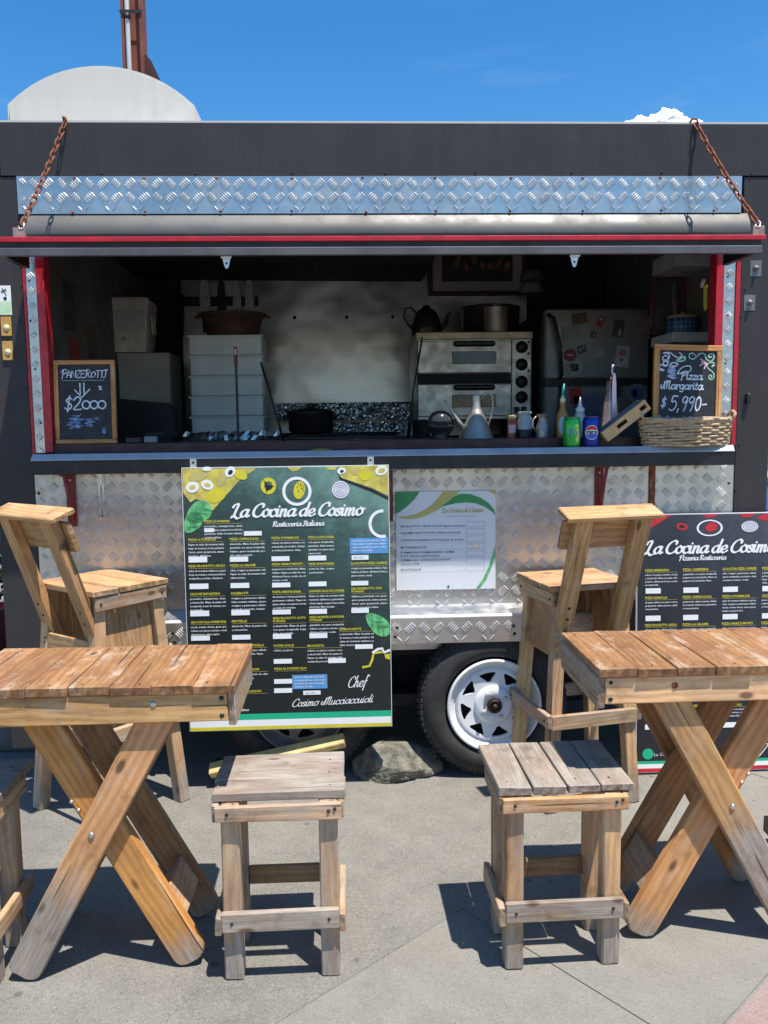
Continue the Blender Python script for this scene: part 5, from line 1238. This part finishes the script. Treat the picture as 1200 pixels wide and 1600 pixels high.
# stacked dough crates
for k in range(5):
    t = thing('dough_crate', '%s grey plastic dough crate of the stack left of the hob' % ('bottom', 'second lowest', 'middle', 'second highest', 'top')[k], 'crate', (-.622+random.uniform(-.002, .002), 1.24, WZ+.022+k*.103), 0, 'stacked dough crates')
    b = MB().box((-.185, -.14, 0), (.185, .14, .098), .006); b.build('body', PLASTIC, t)
    b = MB().box((-.194, -.149, .090), (.194, .149, .1012), .003); b.build('rim', PLASTIC, t)
    b = MB()
    for x in (-.16, .155): b.box((x-.004, -.1435, .004), (x+.004, -.1405, .089))
    b.build('rib', PLASTIC, t)
foil_m = P('aluminium foil', (.55, .56, .58), .32, 1, .1, 10)
def crumple(w, h, n, seed, amp=.009):
    b = MB(); rg = random.Random(seed); m_ = max(2, int(n*h/w)); vs = []
    for j in range(m_+1):
        for i in range(n+1):
            vs.append((w*i/n, rg.uniform(-amp, amp), h*j/m_))
    return b.add(vs, [(j*(n+1)+i, j*(n+1)+i+1, (j+1)*(n+1)+i+1, (j+1)*(n+1)+i) for j in range(m_) for i in range(n)])
solo(crumple(.80, .10, 96, 1, .005), 'foil_sheet', foil_m, 'upper crumpled foil sheet behind the hob', 'foil', None, (-.42, 1.62, WZ+.10))
solo(crumple(.62, .075, 80, 2, .005), 'foil_sheet', foil_m, 'lower crumpled foil strip behind the hob', 'foil', None, (-.30, 1.54, WZ+.012))
o = solo(crumple(.50, .05, 26, 3, .012), 'foil_strip', foil_m, 'crumpled foil strip lying under the crates', 'foil', None, (-.85, 1.06, WZ+.002)); o.rotation_euler = (radians(-30), 0, 0)
t = thing('gas_hob', 'black gas hob with rails under the foil lined wall', 'hob', (-.06, 1.30, WZ)); MB().box((-.32, -.22, 0), (.34, .20, .012), .003).build('plate', DPOT, t)
for y in (-.12, 0, .12): MB().tube([(-.30, y, .024), (.32, y, .024)], .006, 6).tube([(-.28, y, .012), (-.28, y, .024)], .006, 6).tube([(.30, y, .012), (.30, y, .024)], .006, 6).build('grate', BLACK, t)
t = thing('stew_pot', 'black lidded stew pot on the hob', 'pot', (-.20, 1.24, WZ+.032))
MB().lathe([(.105, 0), (.118, .01), (.122, .10), (.126, .104)], (0,0,0), 30).build('body', DPOT, t)
MB().lathe([(.127, .105), (.12, .114), (.06, .130), (.02, .134), (.018, .142), (.024, .15), (.02, .156), (0, .157)], (0,0,0), 30).build('lid', DPOT, t)
for sx in (-1, 1): MB().tube([(sx*.12, -.02, .085), (sx*.148, -.018, .088), (sx*.148, .018, .088), (sx*.12, .02, .085)], .006, 6).build('handle', DPOT, t)
# clay bowl of knives and the magnetic strip
t = thing('clay_bowl', 'brown clay bowl on top of the crate stack', 'bowl', (-.595, 1.20, WZ+.022+5*.103+.001))
MB().lathe([(.125, 0), (.135, .01), (.160, .095), (.178, .100), (.178, .112), (.165, .113), (.150, .10), (.13, .03), (0, .02)], (0,0,0), 32).build('body', CLAY, t)
for sx in (-1, 1): MB().box((sx*.184-.012, -.02, .092), (sx*.184+.012, .02, .106), .003).build('handle', CLAY, t)
t = thing('knife_rack', 'black magnetic knife rack on the steel wall above the clay bowl', 'knife rack', (-.755, 1.893, 2.145))
MB().box((-.225, -.02, -.03), (.225, .0, .025), .004).build('bar', BLACK, t)
def knife(x, w, h, mat, label, low=-.08, dark=False):
    k = thing('kitchen_knife', label, 'knife', (x, 1.868, 2.145+low), 0, 'knives on the rack')
    b = MB(); b.prism([(-w, 0), (w, 0), (w*1.05, h*.45), (w*.7, h*.8), (0, h), (-w*.8, h*.7), (-w, h*.3)], -.003, .0); b.build('blade', mat, k)
    MB().box((-w*.55, -.008, -.11), (w*.55, .004, -.001), .002).build('handle', BLACK, k)
BLADE = P('bright blade', (.62, .62, .61), .3, .3, .15, 14)
knife(-.845, .031, .235, BLADE, 'broad bright knife at the left of the rack'); knife(-.747, .026, .22, BLACK, 'dark rounded knife on the rack between two bright ones'); knife(-.655, .024, .21, BLADE, 'slim bright knife at the middle right of the rack'); knife(-.580, .026, .235, BLADE, 'bright knife at the right end of the rack')
k = thing('sharpening_steel', 'dark sharpening steel hanging from the left end of the rack', 'sharpening steel', (-.985, 1.87, 2.10)); MB().tube([(0, 0, .08), (0, 0, -.05), (-.006, 0, -.17)], [.016, .012, .008], 8).build('handle', BLACK, k)
# extractor hood
t = thing('extractor_hood', 'long black extractor hood under the trailer ceiling', 'extractor hood', (-.42, 1.55, 2.25))
MB().prism([(-.80, .02), (.87, .0), (.90, .04), (.90, .19), (-.80, .19)], -.25, .33).build('canopy', BLACKM, t)
for k in range(11): MB().box((-.72+k*.145, -.258, .03), (-.62+k*.145, -.252, .14)).build('baffle', DPOT, t)
# pizza oven
t = thing('pizza_oven', 'two deck steel pizza oven with four black dials', 'pizza oven', (.664, 1.15, WZ))
MB().box((-.30, .004, .09), (.305, .55, .545), .004).build('body', OVENM, t)
MB().box((-.305, -.01, .508), (.308, .56, .546), .004).build('top_plate', P('oven top', (.50, .42, .30), .5, .4, .3, 10), t)
for x in (-.26, .26): MB().box((x-.03, .02, 0), (x+.03, .5, .09)).build('foot', BLACKM, t)
for k, z in enumerate((.335, .110)):
    d = MB().box((-.298, -.014, z), (.195, .002, z+.165), .003).build('door', OVENM, t)
    MB().box((-.118, -.0175, z+.045), (.115, -.0145, z+.110), .002).build('window', P('oven glass', (.008, .008, .009), .1, 0, .1, 5), d)
    MB().box((-.112, -.034, z+.134), (.108, -.0145, z+.164), .010).build('handle', BLACK, d)
MB().box((-.298, .0, .277), (.195, .006, .333)).build('gap', BLACKM, t)
MB().box((.198, -.012, .098), (.300, .002, .506), .002).build('control_panel', OVENM, t)
for z in (.465, .375, .285, .205):
    MB().lathe([(.032, -.0125), (.032, -.018), (.027, -.022), (.025, -.036), (0, -.037)], (.249, 0, z), 24, 'Y').build('dial', BLACK, t)
for z in (.510-.03, .42, .33): MB().lathe([(.007, -.0125), (.006, -.016), (0, -.017)], (.285, 0, z+.012), 10, 'Y').build('lamp', BLACK, t)
for x in (.225, .262): MB().box((x-.016, -.016, .12), (x+.014, -.0125, .155), .002).build('switch', BLACK, t)
MB().box((.306, .02, .09), (.315, .5, .50)).build('side', BLACKM, t)
# kettle and pots on the oven
t = thing('kettle', 'dark metal kettle with a curved spout on the pizza oven', 'kettle', (.435, 1.36, WZ+.547))
MB().lathe([(.080, 0), (.086, .01), (.080, .06), (.062, .115), (.045, .138), (.03, .148), (.022, .15), (.022, .160), (.014, .166), (0, .167)], (0,0,0), 28).build('body', DPOT, t)
MB().tube([(.070, 0, .04), (.098, 0, .055), (.112, 0, .085), (.118, 0, .115), (.135, 0, .128)], [.017, .013, .010, .008, .006], 10).build('spout', DPOT, t)
MB().tube([(-.055, 0, .125), (-.085, 0, .155), (-.115, 0, .15), (-.125, 0, .11), (-.105, 0, .07), (-.078, 0, .04)], .006, 8).build('handle', DPOT, t)
t = thing('stock_pot', 'wide dark stock pot behind the steel pan on the oven', 'pot', (.80, 1.46, WZ+.547))
MB().lathe([(.15, 0), (.16, .01), (.165, .155), (.170, .16), (.16, .166), (.05, .18), (0, .182)], (0,0,0), 32).build('body', DPOT, t)
t = thing('steel_pan', 'small bright steel pan on top of the oven', 'pan', (.795, 1.235, WZ+.547))
MB().lathe([(.060, 0), (.064, .006), (.064, .13), (.067, .135), (.060, .136), (0, .128)], (0,0,0), 28).build('body', STEELB, t); MB().tube([(-.03, -.02, .135), (0, -.025, .155), (.03, -.02, .135)], .004, 6).build('handle', STEELB, t)
# framed picture
t = thing('framed_picture', 'dark framed picture of figures with a pale mount on the steel wall', 'picture', (.795, 1.885, 2.165))
for a, c in (((-.30, -.012, 0), (.30, .012, .028)), ((-.30, -.012, .0282), (-.272, .012, .30)), ((.272, -.012, .0282), (.30, .012, .30)), ((-.30, -.012, .3002), (.30, .012, .328))): MB().box(a, c, .003).build('frame', BROWNF, t)
MB().box((-.271, .0, .0285), (.271, .006, .2998)).build('mount', PASSE, t)
MB().box((-.215, -.003, .085), (.215, -.0005, .298)).build('picture', PICT, t)
b = MB(); rg = random.Random(12)
for k in range(7): b.flat(circ(-.12+k*.05, .20+rg.uniform(-.03, .04), rg.uniform(.010, .022), rg.uniform(.02, .045), 12, rot=rg.uniform(-.5, .5)), -.0038-k*.0001)
b.build('figures', P('painted figures', (.16, .08, .05), .6, 0, .7, 30), t)
# caps on the wall
for k, (x, z, m_, lb) in enumerate(((1.125, 2.245, P('grey cap cloth', (.13, .13, .13), .9), 'grey cap hanging at the top right of the picture'), (1.12, 2.17, P('pale cap cloth', (.30, .27, .25), .9), 'pale cap hanging below the grey cap'))):
    t = thing('baseball_cap', lb, 'cap', (x, 1.86, z), 0, 'caps hung on the wall')
    MB().lathe([(.075, 0), (.074, .03), (.058, .06), (.03, .075), (0, .08)], (0,0,0), 20).build('crown', m_, t); MB().prism(circ(0, -.075, .065, .055, 18), -.006, .0, 'XY').build('peak', m_, t)
# fridge
t = thing('fridge', 'grey steel fridge covered in magnets', 'fridge', (1.270, 1.0, .522))
MB().box((-.273, .04, 0), (.273, .62, 1.445), .006).build('body', DPOT, t)
MB().box((-.268, -.01, 1.092), (.268, .038, 1.444), .008).build('freezer_door', FRIDGE, t)
MB().box((-.268, -.01, .03), (.268, .038, 1.060), .008).build('fridge_door', FRIDGE, t)
MB().box((-.267, .0, 1.0605), (.267, .036, 1.0915)).build('gap', BLACK, t)
MB().tube([(-.255, -.012, 1.415), (-.235, -.045, 1.395), (-.205, -.055, 1.26), (-.19, -.04, 1.115), (-.19, -.012, 1.10)], .010, 8).build('door_handle', BLACK, t)
MB().tube([(-.19, -.012, 1.05), (-.19, -.04, 1.035), (-.205, -.055, .88), (-.235, -.045, .70), (-.25, -.012, .68)], .010, 8).build('door_handle', BLACK, t)
def magnet(px, pz, w, h, mat, label, rot=0, shape='r', extra=None):
    b = MB()
    if shape == 'r': b.box((-w/2, -.004, -h/2), (w/2, 0, h/2), .001)
    else: b.prism(circ(0, 0, w/2, h/2, 22), -.004, 0)
    o = b.build('magnet', mat); tag(o, label, 'magnet', 'magnets and notes on the fridge'); o.location = (px, .9895, pz); o.rotation_euler = (0, rot, 0)
    if extra:
        for (x, z, ww, hh, mt) in extra: MB().flat(circ(x, z, ww, hh, 12), -.0045).build('motif', mt, o, fix=False)
mw = P('magnet white', (.30, .31, .32), .6, 0, .15, 40); mr = P('magnet red', (.22, .02, .025), .5); mb_ = P('magnet blue', (.06, .09, .25), .5, 0, .2, 20); md = P('magnet dark', (.05, .04, .04), .5); mbr_ = P('magnet brown', (.10, .055, .04), .6)
def fz(px, py): return (.997+(px-850)*.546/162, 1.966-(py-483)*.708/217)
magnet(*fz(903, 498), .078, .055, mbr_, 'brown plaque magnet at the top of the freezer door', -.12)
magnet(*fz(891, 519), .098, .062, P('note grey', (.20, .22, .22), .6), 'pale grey card under the brown plaque magnet', -.05)
magnet(*fz(935, 503), .030, .055, mr, 'small red and white magnet right of the brown plaque', .5, 'r', [(-.002, .012, .009, .008, mw)])
magnet(*fz(962, 514), .055, .085, md, 'dark tall magnet at the top middle of the freezer', .15, 'r', [(.01, -.02, .009, .02, mw)])
magnet(*fz(924, 523), .030, .032, md, 'little black square magnet with a pale mark', 0, 'r', [(.002, -.004, .004, .010, mw)])
magnet(*fz(1001, 513), .068, .12, P('photo magnet', (.16, .12, .13), .5, 0, .6, 30), 'photo strip at the right edge of the freezer door', .02)
magnet(*fz(907, 545), .044, .038, md, 'black and white checked magnet', -.3, 'r', [(-.008, 0, .006, .008, mw), (.010, .004, .005, .006, mw)])
magnet(*fz(932, 550), .058, .060, P('note white', (.26, .27, .28), .7), 'white square note in the middle of the freezer', .05)
magnet(*fz(889, 554), .066, .062, mr, 'round dark red badge magnet', 0, 'c', [(0, 0, .020, .004, mw)])
magnet(*fz(896, 573), .086, .082, mw, 'round white magnet with a dark drawing under the red badge', 0, 'c', [(-.01, .008, .018, .014, md), (.012, .0, .010, .020, md), (0, -.012, .02, .008, md)])
magnet(*fz(969, 557), .070, .105, P('card pale', (.36, .36, .38), .6), 'tilted white card with a pink flower on the freezer', .12, 'r', [(0, .02, .020, .020, P('pink flower', (.42, .12, .18), .6)), (-.004, -.018, .010, .008, mb_)])
magnet(*fz(925, 640), .200, .155, P('blue drawing', (.10, .11, .20), .7, 0, .4, 40), 'large bluish drawing on the lower fridge door', -.03)
magnet(*fz(898, 617), .062, .085, P('magnet bright red', (.34, .025, .02), .5), 'bright red cap shaped magnet on the lower door', -.1)
magnet(*fz(992, 614), .100, .098, P('plate white', (.16, .18, .22), .4), 'round blue plate magnet right on the lower door', 0, 'c', [(0, 0, .038, .036, mb_), (-.01, .0, .012, .02, mbr_)])
magnet(*fz(963, 610), .036, .058, md, 'small dark bottle magnet behind the foil parcel', 0)
# shelves on the right wall
for k, (z0, z1) in enumerate(((1.742, 1.786), (2.068, 2.140))):
    b = MB().box((1.432, .42, z0), (1.598, .68, z1), .002); solo(b, 'wall_shelf', P('white shelf', (.42, .41, .42), .5), ('lower', 'upper')[k]+' white box shelf on the right inner wall', 'shelf', 'white wall shelves')
def plaid():
    q = Mt('blue plaid'); q.b.inputs['Roughness'].default_value = .5
    w1 = q.n('ShaderNodeTexWave', wave_type='BANDS', bands_direction='Z', Scale=16.0); q.l(q.co(), w1.inputs['Vector'])
    w2 = q.n('ShaderNodeTexWave', wave_type='BANDS', bands_direction='X', Scale=16.0); q.l(q.co(), w2.inputs['Vector'])
    q.col(q.mix(q.math('MULTIPLY', w1.outputs['Fac'], w2.outputs['Fac']), (.02, .05, .16), (.10, .26, .30))); return q.m
t = thing('plaid_tin', 'round blue plaid tin with a wooden lid on the lower shelf', 'tin', (1.520, .53, 1.787))
MB().lathe([(.062, 0), (.066, .004), (.066, .068), (.062, .070)], (0,0,0), 28).build('body', plaid(), t); MB().lathe([(.067, .0705), (.067, .080), (.06, .084), (0, .085)], (0,0,0), 28).build('lid', P('lid wood', (.35, .22, .12), .6), t)
MB().lathe([(.008, .085), (.008, .1), (0, .102)], (0,0,0), 10).build('knob', P('brass knob', (.4, .3, .1), .4), t)
t = thing('wall_poster', 'dark red bordered poster with a pale dancing figure on the right inner wall', 'poster', (1.510, .685, 1.800))
MB().box((-.075, 0, 0), (.088, .006, .262)).build('paper', P('poster border', (.07, .018, .02), .7), t); MB().box((-.06, -.002, .01), (.05, -.0005, .250)).build('picture', P('poster picture', (.045, .042, .042), .6, 0, .6, 18), t)
b = MB(); b.flat([(.015, .02), (.035, .03), (.042, .10), (.030, .18), (.038, .24), (.022, .235), (.018, .17), (.026, .10)], -.003); b.build('figure', P('pale figure', (.14, .13, .10), .7), t, fix=False)
t = thing('hook_tag', 'yellow ribbon hanging from a pink hook beside the right jamb', 'ribbon', (1.445, .10, 1.93))
MB().tube([(-.002, 0, .03), (-.020, -.01, .02), (-.028, -.01, -.005)], [.006, .010, .006], 8).build('hook', P('pink hook', (.5, .36, .4), .5), t); MB().prism([(-.020, .0), (-.004, .006), (-.002, -.085), (-.012, -.10), (-.018, -.08)], -.012, -.009).build('ribbon', P('yellow ribbon', (.48, .40, .05), .5, 0, .3, 40), t)
t = thing('junction_box', 'grey electrical box with a conduit on the back of the fridge corner', 'electrical box', (1.50, .80, 1.85)); MB().box((-.025, -.02, 0), (.035, .02, .13), .003).build('box', P('grey box', (.22, .22, .22), .5), t); MB().tube([(.02, 0, .131), (.02, 0, .60)], .012, 8).build('conduit', P('grey conduit', (.12, .12, .12), .5), t)
# notices on the left inner wall
for k, (y, z, w, h, m_, lb) in enumerate(((.45, 1.93, .16, .22, md, 'dark sheet highest on the left inner wall'), (.50, 1.72, .14, .15, mr, 'dull red sheet on the left inner wall'), (.75, 1.78, .15, .20, mbr_, 'brown sheet deeper on the left inner wall'), (.42, 1.55, .18, .13, md, 'dark sheet lowest on the left inner wall'))):
    solo(MB().box((-1.2145, y, z-h/2), (-1.212, y+w, z+h/2)), 'wall_notice', m_, lb, 'notice', 'notices on the left inner wall')

# ------------------------------------------------------------------ plaques on the left post
t = thing('notice_sticker', 'small white and green notice with a black drawing at the top left of the post', 'sticker', (-1.298, -.0145, 1.822))
MB().box((0, 0, 0), (.045, .0015, .108)).build('card', WHITEP, t); MB().box((.001, -.0006, .001), (.044, -.0001, .05)).build('green_fade', P('pale green print', (.52, .70, .48), .6), t)
b = MB()
for pts in ([(.014, .098), (.028, .072)], [(.027, .096), (.012, .082)], [(.010, .086), (.03, .090)]): ribbon(b, [Vector((*p, 0)) for p in pts], .003, -.0009)
b.flat([(.016, .064), (.026, .068), (.030, .060), (.026, .054), (.018, .055)], -.0009); b.build('drawing', INK, t, fix=False)
for z, lb in ((1.745, 'upper small ochre plaque with a round cream disc below the notice'), (1.655, 'lower small ochre plaque with a round cream disc')):
    t = thing('ochre_plaque', lb, 'plaque', (-1.276, -.0145, z), 0, 'ochre plaques on the left post')
    MB().box((-.019, -.005, 0), (.019, .001, .070), .001).build('tile', TAPEB, t); MB().lathe([(.0115, -.0052), (.011, -.0075), (0, -.008)], (.002, 0, .030), 18, 'Y').build('disc', CREAM, t)
    MB().lathe([(.003, -.0055), (0, -.0065)], (.002, 0, .012), 8, 'Y').build('pin', BLACK, t)

# ================================================================== BEYOND THE TRAILER
def foliage(name, c, rad, n, label, cat, seed, size=.05, stem=True):
    t = thing(name, label, cat, (c[0], c[1], 0)); rg = random.Random(seed); b = MB()
    for _ in range(n):
        while True:
            p = Vector((rg.uniform(-1, 1), rg.uniform(-1, 1), rg.uniform(-1, 1)))
            if p.length < 1 and (p.length > .45 or rg.random() < .3): break
        p = Vector((p.x*rad[0], p.y*rad[1], c[2]+p.z*rad[2])); d = Vector((rg.uniform(-1, 1), rg.uniform(-1, 1), rg.uniform(-.3, 1))).normalized(); s_ = d.orthogonal().normalized(); l_ = size*rg.uniform(.6, 1.3)
        b.add([p, p+d*l_*.5+s_*l_*.28, p+d*l_, p+d*l_*.5-s_*l_*.28], [(0, 1, 2, 3)])
    tag(b.build('leaves', LEAF, t, fix=False), kind='stuff')
    MB().tube([(0, 0, -.01), (.01, .0, c[2]*.6), (0, .01, c[2])], [.02, .014, .006], 7).build('stem', P('stem brown', (.09, .06, .035), .9), t); return t
foliage('shrub', (-1.80, .95, .72), (.22, .22, .22), 500, 'leafy green shrub at the far left edge beside the trailer', 'shrub', 4)
foliage('low_plant', (-1.56, .62, .16), (.16, .14, .15), 420, 'low green weeds growing at the foot of the dark block on the left', 'plant', 5, .05)
solo(MB().box((-.13, -.12, 0), (.13, .12, .20), .012), 'concrete_block', P('dark concrete', (.10, .10, .10), .9, 0, .3, 9, .3, 40), 'dark concrete block on the ground left of the trailer', 'block', None, (-1.45, .42, 0))
for k in range(2):
    t = thing('plastic_crate', ('lower', 'upper')[k]+' red plastic crate at the far left edge', 'crate', (-1.78, .55, .30*k+.0), 0, 'red plastic crates')
    b = MB().box((-.2, -.14, 0), (.2, .14, .04)).box((-.2, -.14, .041), (-.18, .14, .285)).box((.18, -.14, .041), (.2, .14, .285)).box((-.179, -.14, .09), (.179, -.125, .16)).box((-.179, -.14, .19), (.179, -.125, .285)).box((-.179, .125, .041), (.179, .14, .285)); b.build('body', REDPL, t)
t = thing('sign_board', 'white sign board standing at the far left edge', 'sign', (-1.86, 1.2, 0)); MB().box((-.25, 0, .62), (.08, .03, 1.08), .003).build('panel', WHITE, t); MB().box((-.2, .03, 0), (-.16, .06, 1.0)).build('post', BLACK, t); MB().box((.03, .031, 0), (.07, .06, 1.0)).build('post', BLACK, t)
t = thing('blue_kiosk', 'blue boarded kiosk wall behind the right side of the trailer', 'kiosk', (3.1, 3.0, 0))
for k in range(7): MB().box((-.05, 0, .30+k*.20), (2.6, .04, .495+k*.20), .006).build('board', BLUEW, t)
MB().box((-.05, .041, 0), (2.6, 1.5, 1.70)).build('body', BLUEW, t); MB().box((-.06, -.02, .955), (2.6, -.001, 1.0)).build('rail', WHITE, t)
foliage('shrub', (3.6, 5.2, 1.6), (.7, .5, .8), 900, 'green bush rising behind the blue kiosk', 'shrub', 6, .14)

# ------------------------------------------------------------------ clouds: far white banks, real volume shapes
CLM = P('cloud white', (.92, .93, .95), 1.0, 0, .02, .01)
def cloud(label, puffs, seed):
    b = MB(); rg = random.Random(seed)
    for (c, r) in puffs:
        bm = bmesh.new(); bmesh.ops.create_icosphere(bm, subdivisions=4, radius=1)
        for v in bm.verts:
            p = v.co; q = Vector(c)*.01; d = 1+.30*noise.noise(p*1.6+q)+.16*noise.noise(p*3.6+q)+.08*noise.noise(p*8+q)+.04*noise.noise(p*17+q); v.co = Vector((p.x*r*d*1.15, p.y*r*d, p.z*r*d))+Vector(c)
        bm.verts.index_update(); b.add([v.co for v in bm.verts], [[v.index for v in f.verts] for f in bm.faces], True); bm.free()
    o = b.build('cloud', CLM, fix=False); return tag(o, label, None, None, 'structure')
cloud('small bright cumulus cloud over the right end of the trailer roof', [((570, 1500, 516), 25), ((545, 1500, 512), 19), ((520, 1500, 510), 19), ((496, 1500, 508), 13), ((480, 1500, 508), 10), ((595, 1500, 512), 17), ((618, 1500, 508), 17), ((642, 1500, 506), 13), ((656, 1500, 508), 8), ((570, 1510, 478), 48), ((520, 1510, 480), 36), ((620, 1510, 480), 36)], 1)
cloud('sliver of white cloud just above the middle of the trailer roof', [((81, 1500, 511), 8), ((70, 1500, 509), 7), ((95, 1500, 508), 8)], 2)
